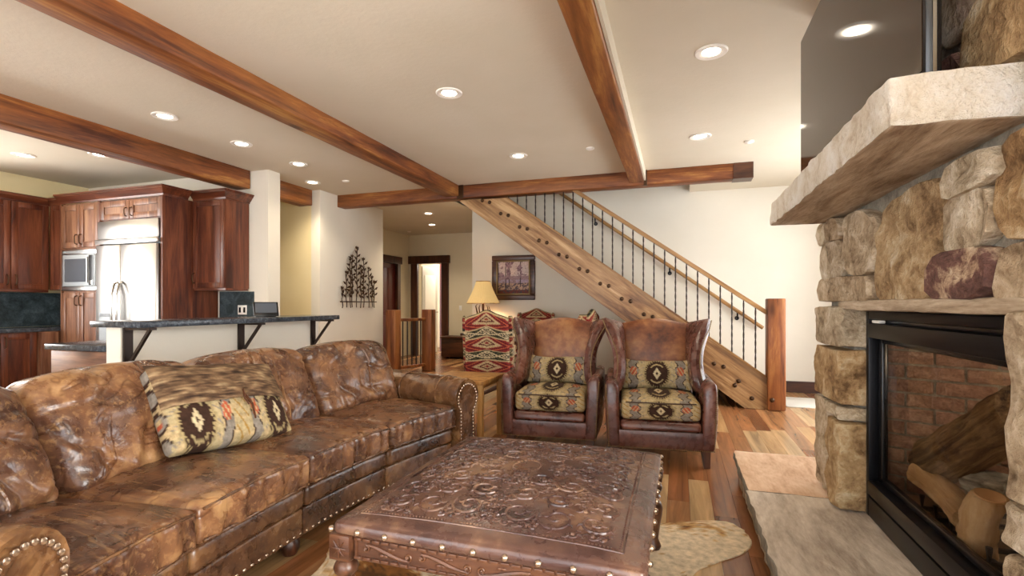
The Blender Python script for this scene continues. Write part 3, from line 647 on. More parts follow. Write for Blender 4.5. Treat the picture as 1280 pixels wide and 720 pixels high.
b = MB(); b.prism([(x1, ztop(x1)+.022), (x1, ztop(x1)), (-2.16, ztop(-2.16)), (-2.16, ztop(-2.16)+.022)], 6.312, 6.408, 'y'); b.build('shoe_rail', 'rail_wood', st, True, smooth=False)
bal = None
for i in range(25):
    x = -2.157+i*(.841+2.157)/24
    if bal is None:
        b = MB(); hL = RZ(0)-ztop(0)-.02; b.tube([(0, 0, hL*k/26) for k in range(27)], .0095, 4, twist=.5); bal = b.build('baluster', 'iron', st, ang=30); o = bal
    else: o = inst(bal, st)
    o.location = (x-.8, 6.355-6.9, ztop(x)+.01); o.scale = (1, 1, (RZ(x)-.045-ztop(x))/hL)
b = MB(); b.rbox(.955, 1.14, 6.27, 6.455, .003, 1.262, .012); nw = b.build('newel_post', 'newel', st, True)
o = inst(bolt0, st); o.location = (1.0-.8, 6.268-6.9, .12)
wr_ = thing('wall_handrail', 'slim wooden handrail fixed to the wall behind the staircase', 'handrail', (0, 7.6, 1))
WR = lambda x: .90-.72*(x-1.06)
b = MB(); b.tube([(1.10, 7.61, WR(1.10)), (-2.2, 7.61, WR(-2.2))], .026, 12); b.build('rail', 'rail_wood', wr_, True)
for x in (-1.2, -.12, .78):
    b = MB(); b.tube([(x, 7.69, WR(x)-.10), (x, 7.63, WR(x)-.10), (x, 7.61, WR(x)-.02)], .012, 8); b.lathe([(.03, 0), (.03, .01)], 12, xf=Matrix.Translation((x, 7.695, WR(x)-.1)) @ Matrix.Rotation(R_(90), 4, 'X')); b.build('bracket', 'black_metal', wr_, True)
# ------------------------------------------------------------------ kitchen
def pull(z0, z1, x, y, par, m='bronze', out=.03, r=.006):
    b = MB(); b.tube([(x, y, z0), (x, y-out*.8, z0+.008), (x, y-out, z0+.03), (x, y-out, z1-.03), (x, y-out*.8, z1-.008), (x, y, z1)], r, 8); return b.build('handle', m, par)
def door(par, x0, x1, z0, z1, y, w='cherry', hx=None, hz=None, hl=.12):
    g = .003; x0 += g; x1 -= g; z0 += g; z1 -= g; sw = min(.065, (x1-x0)*.24)
    b = MB(); b.rbox(x0, x0+sw, y-.021, y-.001, z0, z1, .003); b.rbox(x1-sw, x1, y-.021, y-.001, z0, z1, .003)
    b.rbox(x0+sw, x1-sw, y-.021, y-.001, z0, z0+sw, .003); b.rbox(x0+sw, x1-sw, y-.021, y-.001, z1-sw, z1, .003)
    d = b.build('door', w+'_z', par)
    b = MB(); b.box(x0+sw, x1-sw, y-.010, y-.002, z0+sw, z1-sw); b.build('panel', w+'_z', d, smooth=False)
    if hx is not None: pull(hz, hz+hl, hx, y-.02, d)
    return d
def crown(par, segs, z0, w='cherry', h=.105, out=.08):
    """crown moulding swept along a run of local (x, y) corners, facing outward on its right side"""
    prof = [(0, 0), (.012, 0), (.016, .02), (.03, .03), (.05, .06), (out-.012, .075), (out-.012, .085), (out, .09), (out, h), (0, h)]
    b = MB(); n = len(segs); vs = []; fs = []
    for i, p in enumerate(segs):
        p = Vector(p).to_2d(); ds = []
        if i > 0: ds.append((p-Vector(segs[i-1]).to_2d()).normalized())
        if i < n-1: ds.append((Vector(segs[i+1]).to_2d()-p).normalized())
        ns = [Vector((d.y, -d.x)) for d in ds]; nn = ns[0]+ns[-1]; nn = nn/nn.length; k = 1/max(.3, nn.dot(ns[0]))
        for (o, z) in prof: vs.append((p.x+nn.x*o*k, p.y+nn.y*o*k, z0+z))
    m = len(prof)
    for i in range(n-1):
        for k in range(m): fs.append((i*m+k, i*m+(k+1) % m, (i+1)*m+(k+1) % m, (i+1)*m+k))
    fs.append(tuple(range(m))); fs.append(tuple((n-1)*m+k for k in range(m))[::-1])
    b.add(vs, fs); return b.build('crown_moulding', w+'_x', par)
# tall pantry with microwave bay
YF = 4.1
pc = thing('pantry_cabinet', 'tall wooden pantry cabinet with a microwave bay beside the refrigerator', 'cabinet', (-7.2, YF, 0))
b = MB(); W = .68
b.box(0, .02, 0, .69, .0, 2.42); b.box(W-.02, W, 0, .69, 0, 2.42); b.box(.02, W-.02, .02, .69, .1, 1.36); b.box(.02, W-.02, .02, .69, 1.86, 2.42); b.box(.02, W-.02, .65, .69, 1.36, 1.86); b.box(.02, W-.02, .06, .69, 0, .1)
b.build('body', 'alder_z', pc, smooth=False)
for x0, x1, hx in ((.02, W/2, W/2-.04), (W/2, W-.02, W/2+.04)):
    door(pc, x0, x1, 1.88, 2.40, .02, 'alder', hx, 1.92); door(pc, x0, x1, .12, 1.34, .02, 'alder', hx, 1.18)
crown(pc, [(.0, .0), (W+.001, 0)], 2.42, 'cherry')
mw = thing('microwave', 'built-in stainless microwave oven in the pantry cabinet', 'microwave', (-7.2, YF, 1.365))
b = MB(); b.box(.04, W-.04, .03, .5, .0, .49); b.build('housing', 'grey_plastic', mw, smooth=False)
b = MB(); b.rbox(.022, W-.022, -.005, .03, .435, .492, .004); b.rbox(.022, W-.022, -.005, .03, .0, .045, .004); b.rbox(.022, .06, -.005, .03, .045, .435, .004); b.rbox(W-.05, W-.022, -.005, .03, .045, .435, .004); b.build('trim_kit', 'steel', mw)
b = MB()
for i in range(22): b.box(.06+i*.026, .076+i*.026, -.0065, -.004, .45, .478)
b.build('vent_slots', 'grey_plastic', mw, smooth=False)
b = MB(); b.rbox(.06, W-.05, -.012, .03, .05, .43, .006); dr = b.build('door', 'grey_plastic', mw)
b = MB(); b.rbox(.10, .47, -.017, -.011, .10, .38, .01); b.build('window', 'micro_window', dr)
b = MB(); b.rbox(.53, .61, -.016, -.011, .06, .42, .004); cp = b.build('control_panel', 'plastic_black', mw)
b = MB(); b.rbox(.54, .60, -.019, -.015, .07, .12, .003); b.build('button', 'chrome', cp)
b = MB(); b.rbox(.505, .52, -.03, -.011, .09, .40, .006); b.build('handle', 'steel', dr)
# refrigerator surround
fs_ = thing('refrigerator_cabinet', 'cherry cabinet surround over the refrigerator with a deep side panel', 'cabinet', (-6.52, YF, 0)); W = 1.02
b = MB(); b.box(0, .02, .0, .69, 0, 2.42); b.box(W, W+.03, -.012, .70, 0, 2.42); b.box(.02, W, .02, .69, 2.175, 2.42); b.build('body', 'cherry_z', fs_, smooth=False)
door(fs_, .02, W/2, 2.185, 2.405, .02, 'alder', W/2-.045, 2.215, .1); door(fs_, W/2, W, 2.185, 2.405, .02, 'alder', W/2+.045, 2.215, .1)
crown(fs_, [(0.001, 0), (W+.03, 0), (W+.03, .29)], 2.42)
rf = thing('refrigerator', 'stainless steel refrigerator with two doors and a top grille', 'refrigerator', (-6.5, YF, 0)); W = .985
b = MB(); b.box(.01, W, .03, .66, .0, 2.165); b.build('body', 'grey_plastic', rf, smooth=False)
b = MB(); b.rbox(.005, W, -.03, .03, 1.955, 2.165, .008); tg = b.build('top_grille', 'steel', rf)
b = MB(); b.rbox(-.012, W+.008, -.05, -.02, 1.895, 1.95, .006); lb_ = b.build('grille_lip', 'steel', rf)
b = MB(); b.box(.70, .86, -.0515, -.0495, 1.925, 1.938); b.build('badge', 'grey_plastic', lb_, smooth=False)
for x0, x1, hx in ((.005, .41, .375), (.416, W, .455)):
    b = MB(); b.rbox(x0, x1, -.05, .03, .10, 1.885, .012); d = b.build('door', 'steel', rf)
    b = MB(); b.tube([(hx, -.05, .85), (hx, -.085, .87), (hx, -.115, 1.0), (hx, -.12, 1.15), (hx, -.115, 1.3), (hx, -.085, 1.43), (hx, -.05, 1.45)], .014, 10); b.build('handle', 'chrome', d)
    if x0 < .1:
        b = MB(); b.rbox(.07, .27, -.054, -.048, .75, 1.10, .004); dp = b.build('dispenser', 'grey_plastic', d); b = MB(); b.box(.08, .26, -.056, -.053, 1.05, 1.09); b.build('display', 'plastic_black', dp, smooth=False)
b = MB(); b.box(.01, W, -.02, .03, .01, .095); b.build('kick_grille', 'plastic_black', rf, smooth=False)
# upper cabinet beside the refrigerator
uc = thing('wall_cabinet', 'cherry wall cabinet with one door beside the white post', 'cabinet', (-5.468, 4.47, 1.385)); W = .49
b = MB(); b.box(0, W, 0, .335, 0, 1.04); b.build('body', 'cherry_z', uc, smooth=False)
b = MB(); b.box(0, W, .0, .32, -.025, 0); b.build('light_rail', 'cherry_x', uc, smooth=False)
door(uc, .0, W, 0, 1.03, 0, 'cherry', .035, .06); crown(uc, [(0, 0), (W, 0), (W, .335)], 1.035)
# cabinets on the left wall (facing +X): local x runs along +Y
def left_upper(y0, w_, label, nd=2):
    t_ = thing('wall_cabinet', label, 'cabinet', (-7.5, y0, 1.375), R_(90))
    b = MB(); b.box(0, w_, 0, .345, 0, 1.06); b.build('body', 'cherry_z', t_, smooth=False)
    b = MB(); b.box(0, w_, .0, .32, -.03, 0); b.build('light_rail', 'cherry_x', t_, smooth=False)
    for i in range(nd):
        x0 = w_*i/nd; x1 = w_*(i+1)/nd; door(t_, x0, x1, 0, 1.05, 0, 'cherry', (x1-.04 if i % 2 == 0 else x0+.04) if nd > 1 else x1-.04, .05)
    crown(t_, [(0, 0), (w_, 0)], 1.05, h=.09, out=.06); return t_
left_upper(3.38, .76, 'cherry wall cabinet with two doors on the left kitchen wall')
cn = thing('wall_cabinet', 'narrow cherry filler cabinet in the kitchen corner', 'cabinet', (-7.5, 4.155, 1.375))
b = MB(); b.box(0, .29, 0, .64, 0, 1.06); b.build('body', 'cherry_z', cn, smooth=False); door(cn, .04, .28, 0, 1.05, 0, 'cherry'); crown(cn, [(0, 0), (.29, 0)], 1.05, h=.09, out=.06)
def left_base(y0, w_, label, nd=2, w='cherry'):
    t_ = thing('base_cabinet', label, 'cabinet', (-7.25, y0, 0), R_(90))
    b = MB(); b.box(0, w_, 0, .59, .1, .868); b.box(0, w_, .06, .59, 0, .1); b.build('body', w+'_z', t_, smooth=False)
    for i in range(nd):
        x0 = w_*i/nd; x1 = w_*(i+1)/nd; door(t_, x0, x1, .12, .86, 0, w, x1-.04 if i % 2 == 0 else x0+.04, .70)
left_base(3.2, .68, 'cherry base cabinet under the dark stone backsplash'); left_base(2.3, .895, 'cherry base cabinet under the counter end on the left wall')
cb_ = thing('base_cabinet', 'light wood base cabinet in the kitchen corner beside the pantry', 'cabinet', (-7.84, 3.885, 0))
b = MB(); b.box(0, .63, 0, .9, .0, .868); b.build('body', 'alder_z', cb_, smooth=False); b = MB(); b.rbox(.6305, .65, .02, .19, .11, .86, .003); b.build('door', 'alder_z', cb_)
b = MB(); b.rbox(-7.845, -7.215, 2.3, 4.80, .87, .912, .006); tag(b.build('countertop', 'granite'), 'dark granite countertop on the left kitchen wall', 'countertop')
b = MB(); b.box(-7.848, -7.835, 3.21, 4.80, .914, 1.344); tag(b.build('backsplash', 'slate', smooth=False), 'dark slate backsplash under the left wall cabinets', 'backsplash')
b = MB(); b.box(-5.44, -4.90, 4.795, 4.808, .9, 1.352); tag(b.build('backsplash', 'slate', smooth=False), 'dark slate backsplash beside the white post', 'backsplash')
def outlet(loc, rz, label, n=1):
    t_ = thing('outlet', label, 'outlet', loc, rz); b = MB(); w_ = .07*n; b.rbox(-w_/2, w_/2, -.006, 0, 0, .115, .003); b.build('cover_plate', 'plastic_white', t_)
    for i in range(n): x = -w_/2+.035+.07*i; b = MB(); b.rbox(x-.017, x+.017, -.008, -.005, .024, .091, .002); b.build('socket', 'plastic_black' if n > 1 else 'plastic_white', t_)
outlet((-5.07, 4.794, 1.07), 0, 'double outlet plate on the slate backsplash by the white post', 2); outlet((-7.834, 3.42, 1.08), R_(90), 'outlet plate on the slate backsplash of the left wall')
outlet((-4.72, 10.499, 1.05), 0, 'light switch plate on the hall wall beside the doorway')
# breakfast bar
b = MB(); b.box(-3.74, -3.60, 2.40, 4.37, 0, 1.04); struct('wall_bar', b, 'plaster', 'low cream wall under the breakfast bar', smooth=False)
b = MB(); b.rbox(-3.80, -3.32, 2.33, 4.36, 1.042, 1.085, .008); tag(b.build('bar_counter', 'granite'), 'dark granite breakfast bar top on iron brackets', 'counter')
for y, wd in ((2.44, 'at the bar end near the lower counter'), (3.38, 'under the middle of the bar'), (4.28, 'at the bar end near the white post')):
    t_ = thing('bar_bracket', 'dark triangular iron bracket '+wd, 'bracket', (-3.6, y, .72), 0, 'bar brackets')
    b = MB(); b.box(.001, .018, -.03, .03, .0, .32); b.build('wall_plate', 'iron', t_, smooth=False); b = MB(); b.box(.018, .25, -.025, .025, .303, .32); b.build('arm', 'iron', t_, smooth=False)
    b = MB(); b.tube([(.012, 0, .05), (.22, 0, .305)], .014, 4); b.build('strut', 'iron', t_)
pn = thing('base_cabinet', 'wooden end cabinet of the peninsula below the breakfast bar', 'cabinet', (-4.33, 2.42, 0))
b = MB(); b.box(0, .585, 0, 1.9, .1, .868); b.box(.06, .585, .05, 1.9, 0, .1); b.build('body', 'alder_x', pn, smooth=False); b = MB(); b.rbox(.005, .58, -.016, 0, .1, .866, .003); b.build('end_panel', 'alder_x', pn)
b = MB(); b.rbox(-4.37, -3.745, 2.385, 4.35, .87, .912, .006); tag(b.build('countertop', 'granite'), 'grey granite lower counter on the kitchen side of the bar', 'countertop')
tb = thing('tablet', 'black tablet screen leaning on a stand on the breakfast bar', 'tablet', (-3.55, 3.62, 1.086), R_(55))
xf = Matrix.Rotation(R_(-20), 4, 'X')
b = MB(); b.rbox(-.105, .105, -.008, .008, .0, .135, .005, xf=Matrix.Translation((0, 0, .004)) @ xf); b.build('casing', 'plastic_black', tb); b = MB(); b.box(-.09, .09, -.0095, -.008, .03, .125, xf=Matrix.Translation((0, 0, .004)) @ xf); b.build('screen', 'micro_window', tb, smooth=False)
b = MB(); b.rbox(-.08, .08, -.03, .07, 0, .012, .004); b.build('stand', 'plastic_black', tb)
# ------------------------------------------------------------------ metal wall art
wa_ = thing('metal_wall_art', 'bronze metal wall art of a thicket of leafy saplings', 'wall art', (-4.82, 6.7, 1.2))
ra = random.Random(5); stems = [(6.36, 1.42), (6.44, 1.66), (6.52, 1.86), (6.60, 1.92), (6.70, 2.06), (6.79, 1.78), (6.90, 1.90), (7.02, 1.76), (7.10, 1.62), (7.19, 1.55)]
b = MB(); b.tube([(-4.795, 6.31, 1.235), (-4.795, 7.25, 1.235)], .009, 6); b.build('cross_bar', 'bronze', wa_, True)
for i, (y, zt) in enumerate(stems):
    b = MB(); z0 = 1.12+.03*ra.random(); pts = []; x = -4.80+.012*(i % 3)
    for k in range(9): pts.append((x, y+.012*math.sin(k*1.3+i), z0+(zt-z0)*k/8))
    b.tube(pts, .0075, 6)
    nl = int((zt-1.25)/.048)
    for k in range(nl):
        z = 1.27+(zt-1.27)*(k+.5)/nl; sd = 1 if k % 2 else -1; L = .085+.03*ra.random(); a = ra.uniform(.3, 1.0)
        c_ = Vector((x, y, z)); tip = c_+Vector((.02*ra.uniform(-1, 1.5), sd*L*math.cos(a), L*math.sin(a))); md = (c_+tip)/2; up = Vector((0, -sd*math.sin(a), math.cos(a)))*.02
        b.add([c_, md+up+Vector((.008, 0, 0)), tip, md-up+Vector((.008, 0, 0)), md+Vector((-.006, 0, 0))], [(0, 1, 4), (1, 2, 4), (2, 3, 4), (3, 0, 4), (0, 3, 2, 1)])
    tip = Vector((x, y, zt))
    for sd in (-.7, 0, .7): e = tip+Vector((0, .06*math.sin(sd), .06*math.cos(sd))); md = (tip+e)/2; up = Vector((0, math.cos(sd), -math.sin(sd)))*.016; b.add([tip, md+up, e, md-up, md+Vector((.01, 0, 0))], [(0, 1, 4), (1, 2, 4), (2, 3, 4), (3, 0, 4), (0, 3, 2, 1)])
    b.build('sapling', 'bronze', wa_, True, ang=20)
# ------------------------------------------------------------------ balustrade over the cellar stair
bl = thing('balustrade', 'short wooden balustrade with square posts beside the hall', 'balustrade', (-4.5, 7.8, 0))
PA, PB = Vector((-4.60, 7.46, 0)), Vector((-4.32, 8.2, 0))
for p in (PA, PB): b = MB(); b.rbox(p.x-.095, p.x+.095, p.y-.095, p.y+.095, 0, 1.10, .012); b.build('post', 'newel', bl, True)
dv = (PB-PA).normalized()
for z0, z1, nm in ((.90, .95, 'top_rail'), (.08, .13, 'bottom_rail')):
    a = math.atan2(dv.y, dv.x); b = MB(); b.rbox(.10, (PB-PA).length-.10, -.035, .035, z0, z1, .006, xf=Matrix.Translation(PA) @ Matrix.Rotation(a, 4, 'Z')); b.build(nm, 'beam_x', bl, True)
for i in range(5): p = PA+dv*(.2+.10*i); b = MB(); b.tube([(p.x, p.y, .13), (p.x, p.y, .90)], .012, 6); b.build('spindle', 'iron', bl, True)
# hall bench and console with lamp
bn = thing('chest', 'low dark wooden chest against the hall wall', 'chest', (-4.45, 10.2, 0))
b = MB(); b.rbox(-.5, .6, -.22, .24, .04, .45, .01); b.build('body', 'darkwood_x', bn); b = MB(); b.rbox(-.53, .63, -.25, .26, .45, .49, .01); b.build('lid', 'darkwood_x', bn)
for x in (-.45, .5):
    for y in (-.18, .2): b = MB(); b.box(x, x+.05, y-.025, y+.025, 0, .04); b.build('foot', 'darkwood_x', bn, smooth=False)
b = MB(); b.rbox(-4.38, -3.95, 10.1, 10.4,   .515, .80, .05, (3, 3, 3), lambda p, u: p+Vector((fb(p.x, p.y, p.z, 5)*.05, 0, fb(p.x, p.y, p.z, 4, 2)*.06))); tag(b.build('duffel_bag', 'piping'), 'dark soft bag lying on the hall chest', 'bag')
ct = thing('console_table', 'dark narrow console table against the painting wall', 'table', (-2.88, 7.3, 0))
b = MB(); b.rbox(-.32, .32, -.2, .2, .71, .75, .006); b.build('table_top', 'darkwood_x', ct); b = MB(); b.box(-.28, .28, -.16, .16, .62, .71); b.build('apron', 'darkwood_x', ct, smooth=False)
for x in (-.26, .26):
    for y in (-.15, .15): b = MB(); b.tube([(x, y, .62), (x*1.02, y*1.02, 0)], [.024, .016], 8); b.build('leg', 'darkwood_z', ct)
lp = thing('table_lamp', 'antler table lamp with a glowing pleated cream bell shade', 'lamp', (-2.88, 7.26, .751))
b = MB(); b.lathe([(.09, 0), (.09, .02), (.03, .04), (.018, .08), (.018, .50)], 18); b.build('base', 'darkwood_z', lp)
for i in range(5):
    a = i*1.26; b = MB(); b.tube([(0, 0, .08+.03*i), (.09*math.cos(a), .09*math.sin(a), .2+.03*i), (.12*math.cos(a), .12*math.sin(a), .33+.03*i), (.09*math.cos(a), .09*math.sin(a), .42+.01*i)], [.014, .012, .009, .003], 8); b.build('antler', 'bronze', lp)
b = MB(); n = 48; vs = []; fs = []
prof = [(.255, .46), (.225, .52), (.185, .60), (.15, .68), (.122, .76), (.108, .80)]
for (r, z) in prof:
    for k in range(n*2): a = math.pi*k/n; q = r*(1+(.018 if k % 2 else -.018)); vs.append((q*math.cos(a), q*math.sin(a), z))
for i in range(len(prof)-1):
    for k in range(2*n): fs.append((i*2*n+k, i*2*n+(k+1) % (2*n), (i+1)*2*n+(k+1) % (2*n), (i+1)*2*n+k))
b.add(vs, fs); shd = b.build('shade', 'shade', lp, recalc=False)
for zz, rr in ((.80, .109), (.46, .256)): b = MB(); b.tube([(rr*math.cos(k*.262), rr*math.sin(k*.262), zz) for k in range(24)], .006, 6, True); b.build('trim_band', 'pine_table', shd)
l = bpy.data.lights.new('bulb', 'POINT'); l.energy = 6; l.color = (1, .78, .5); l.shadow_soft_size = .05; o = bpy.data.objects.new('bulb', l); o.location = (0, 0, .62); o.parent = lp; COL.objects.link(o)
# ------------------------------------------------------------------ woven and printed patterns
pal = {k: lin(v) for k, v in dict(red='#8e2f2c', dred='#5e1f22', tan='#bfa67c', beige='#cdb993', blk='#2c2a24', olive='#5d5a3c', rust='#b65a3c', grey='#8d8377', brown='#3b261b', gold='#a8946a', field='#b5a27a', ochre='#a5803f').items()}
def kilim(u, v, s=1.0):
    t_ = (v*s*2.75+.30) % 1.0; uu = abs(((u*1.0) % 1.0)-.5)*2
    if t_ < .40:
        w_ = (t_/.40-.5)*2; amp = .62*abs(math.cos(math.pi*u*2)); e = abs(abs(w_)-amp)
        if abs(w_) > .88: return pal['tan']
        if e < .13: return pal['beige']
        if abs(w_) < amp-.2:
            dd = abs(((u*4) % 1)-.5)+abs(w_)*.8; return pal['beige'] if int(dd*7) % 2 == 0 else pal['blk']
        return pal['blk'] if int(abs(w_)*9+uu*6) % 3 else pal['olive']
    w_ = ((t_-.40)/.60-.5)*2; d_ = uu*.9+abs(w_)*.75; d_ = int(d_*16)/16; k = int(d_*8.5) % 8
    if d_ < .5: return pal[['red', 'tan', 'dred', 'tan', 'red', 'tan', 'dred', 'red'][k]]
    if abs(w_) > .9: return pal['tan']
    return pal[['red', 'dred', 'red', 'red', 'tan', 'red', 'dred', 'rust'][k]]
def aztec(u, v):
    """u, v in -1..1: tan ground, dark serrated medallion, grey and rust side columns"""
    d_ = ((u/.34)**2+(v/.85)**2)**.5; ser = .12*(((math.atan2(v, u*2.2)*5.5) % 1) > .5)
    dm = abs(u)/.13+abs(v)/.42
    if dm < .28: return pal['brown']
    if dm < .85: return pal['beige']
    if dm < 1.0: return pal['brown']
    if d_ < 1.0-ser and not (.6 < d_ < .7 and abs(v) > .35): return pal['brown']
    if d_ < 1.12: return pal['gold']
    a = abs(u)
    if .5 < a < .78:
        r = ((a-.64)/.10)**2+((v-.15)/.28)**2
        if r < 1: return pal['rust'] if int((a*30+v*8)) % 3 else pal['tan']
        s_ = math.sin(v*9)*.05
        return pal['grey'] if abs(a-.64+s_) < .1 else (pal['brown'] if abs(abs(a-.64+s_)-.115) < .02 else pal['tan'])
    q = math.sin(v*8+a*9)
    if .34 < a < .5 and abs(q) < .18: return pal['grey']
    if a > .82 and abs(math.sin(v*7+u*14)) < .3: return pal['ochre']
    return pal['field'] if nz(u, v, 0, 6) > -.15 else pal['tan']
# framed picture
pf = thing('framed_picture', 'framed woodland landscape picture in a wide dark wooden frame', 'picture', (-2.525, 7.699, 1.625)); pw, ph = .366, .36
b = MB()
for x0, x1, z0, z1 in ((-pw, pw, ph-.085, ph), (-pw, pw, -ph, -ph+.085), (-pw, -pw+.085, -ph+.085, ph-.085), (pw-.085, pw, -ph+.085, ph-.085)): b.rbox(x0, x1, -.04, 0, z0, z1, .012)
b.build('frame', 'darkwood_x', pf)
b = MB()
for x0, x1, z0, z1 in ((-.285, .285, .255, .277), (-.285, .285, -.277, -.255), (-.285, -.262, -.255, .255), (.262, .285, -.255, .255)): b.rbox(x0, x1, -.046, 0, z0, z1, .005)
b.build('inner_liner', 'brass_nail', pf)
def art(u, v):
    u2 = u*2-1; n1 = fb(u, v, 0, 5); n2 = fb(u, v, 4, 14)
    c = lin('#d9c4bd') if v > .55 else lin('#a88a8e')
    if v < .34+.06*n1: c = lin('#6b5a5e') if n2 > 0 else lin('#c9a58c')
    if .34 < v < .44 and n1 > -.1: c = lin('#b9a3b5')
    if abs(u-.25) < .015 or abs(u-.36) < .012 or abs(u-.72) < .014: c = lin('#4a3a3a') if v > .2 else c
    if v > .45 and fb(u*1.2, v, 9, 6)+.25*(1-abs(u-.27)*6) > .08 or (v > .5 and fb(u, v, 12, 8)-.1+.3*(1-abs(u-.72)*7) > .1): c = lin('#7d5f6a') if n2 > .05 else lin('#a08188')
    if v < .12: c = lin('#7a3c33') if n2 > -.05 else lin('#54444a')
    return c
b = MB(); b.grid(lambda u, v: ((u-.5)*.53, -.012, (v-.5)*.52), 70, 70, art); b.build('picture_print', 'print', pf, col=True, recalc=False)
# ------------------------------------------------------------------ dining chairs in flat-weave fabric and round table
def dining_chair(label, loc, rz):
    t_ = thing('dining_chair', label, 'chair', loc, rz, 'flat-weave dining chairs')   # faces local -Y
    bf = lambda u, v: ((u-.5)*.50*(1-.05*v), .24+.13*v, .42+(.66+.055*math.exp(-((u-.5)/.2)**2)-.035*abs(2*u-1)**4)*v)
    b = MB(); b.shell(bf, 64, 90, .10, lambda u, v, s_: kilim(u, v)); b.build('backrest', 'woven', t_, col=True)
    for sd in (-1, 1):
        wf_ = lambda u, v: (sd*(.245+.02*u), .24+.13*v-.15*u*(.45+.55*math.sin(math.pi*(.15+.75*v))), .47+.60*v)
        b = MB(); b.shell(wf_, 14, 40, .055, lambda u, v, s_: kilim(u*.5+.2, v)); b.build('wing', 'woven', t_, col=True)
    b = MB(); b.rbox(-.26, .26, -.26, .26, .36, .48, .035, (24, 24, 2), lambda p, u: p+Vector((0, 0, .03*(1-u[0]**2)*(1-u[1]**2) if u[2] > 0 else 0)), lambda x, y, z: kilim(x*.5+.5, y*.5+.5)); b.build('seat', 'woven', t_, col=True)
    for x in (-.21, .21):
        for y in (-.21, .23): b = MB(); b.tube([(x, y, .37), (x*1.05, y+(.06 if y > 0 else 0), 0)], [.026, .017], 4); b.build('leg', 'darkwood_z', t_)
    return t_
dining_chair('red flat-weave dining chair with its back to the sofa', (-2.07, 5.45, 0), R_(180+14)); dining_chair('red flat-weave dining chair facing the wing chairs under the picture', (-1.99, 6.98, 0), R_(8)); dining_chair('red flat-weave dining chair seen edge-on below the stair stringer', (-1.40, 6.42, 0), R_(-97))
dt = thing('dining_table', 'round dark wood table among the flat-weave chairs', 'table', (-2.12, 6.20, 0))
b = MB(); b.lathe([(0, .70), (.42, .70), (.44, .715), (.44, .735), (.43, .745), (0, .745)], 40); b.build('table_top', 'darkwood_x', dt)
b = MB(); b.lathe([(.05, .03), (.06, .2), (.09, .32), (.06, .45), (.05, .6), (.10, .70)], 20); b.build('pedestal', 'darkwood_z', dt)
for i in range(4): a = i*math.pi/2+.4; b = MB(); b.tube([(.04*math.cos(a), .04*math.sin(a), .16), (.2*math.cos(a), .2*math.sin(a), .09), (.34*math.cos(a), .34*math.sin(a), .025)], [.035, .03, .024], 8); b.build('foot', 'darkwood_x', dt)
# end table between sofa arm and wing chair
et = thing('end_table', 'small pine end table between the sofa arm and the wing chair', 'table', (-1.80, 4.12, 0))
b = MB(); b.rbox(-.27, .27, -.27, .27, .525, .56, .006); b.build('table_top', 'pine_table', et); b = MB(); b.box(-.23, .23, -.23, .23, .485, .525); b.build('apron', 'pine_table', et, smooth=False)
for x in (-.235, .235):
    for y in (-.235, .235): b = MB(); b.rbox(x-.023, x+.023, y-.023, y+.023, 0, .525, .004); b.build('leg', 'pine_table', et)
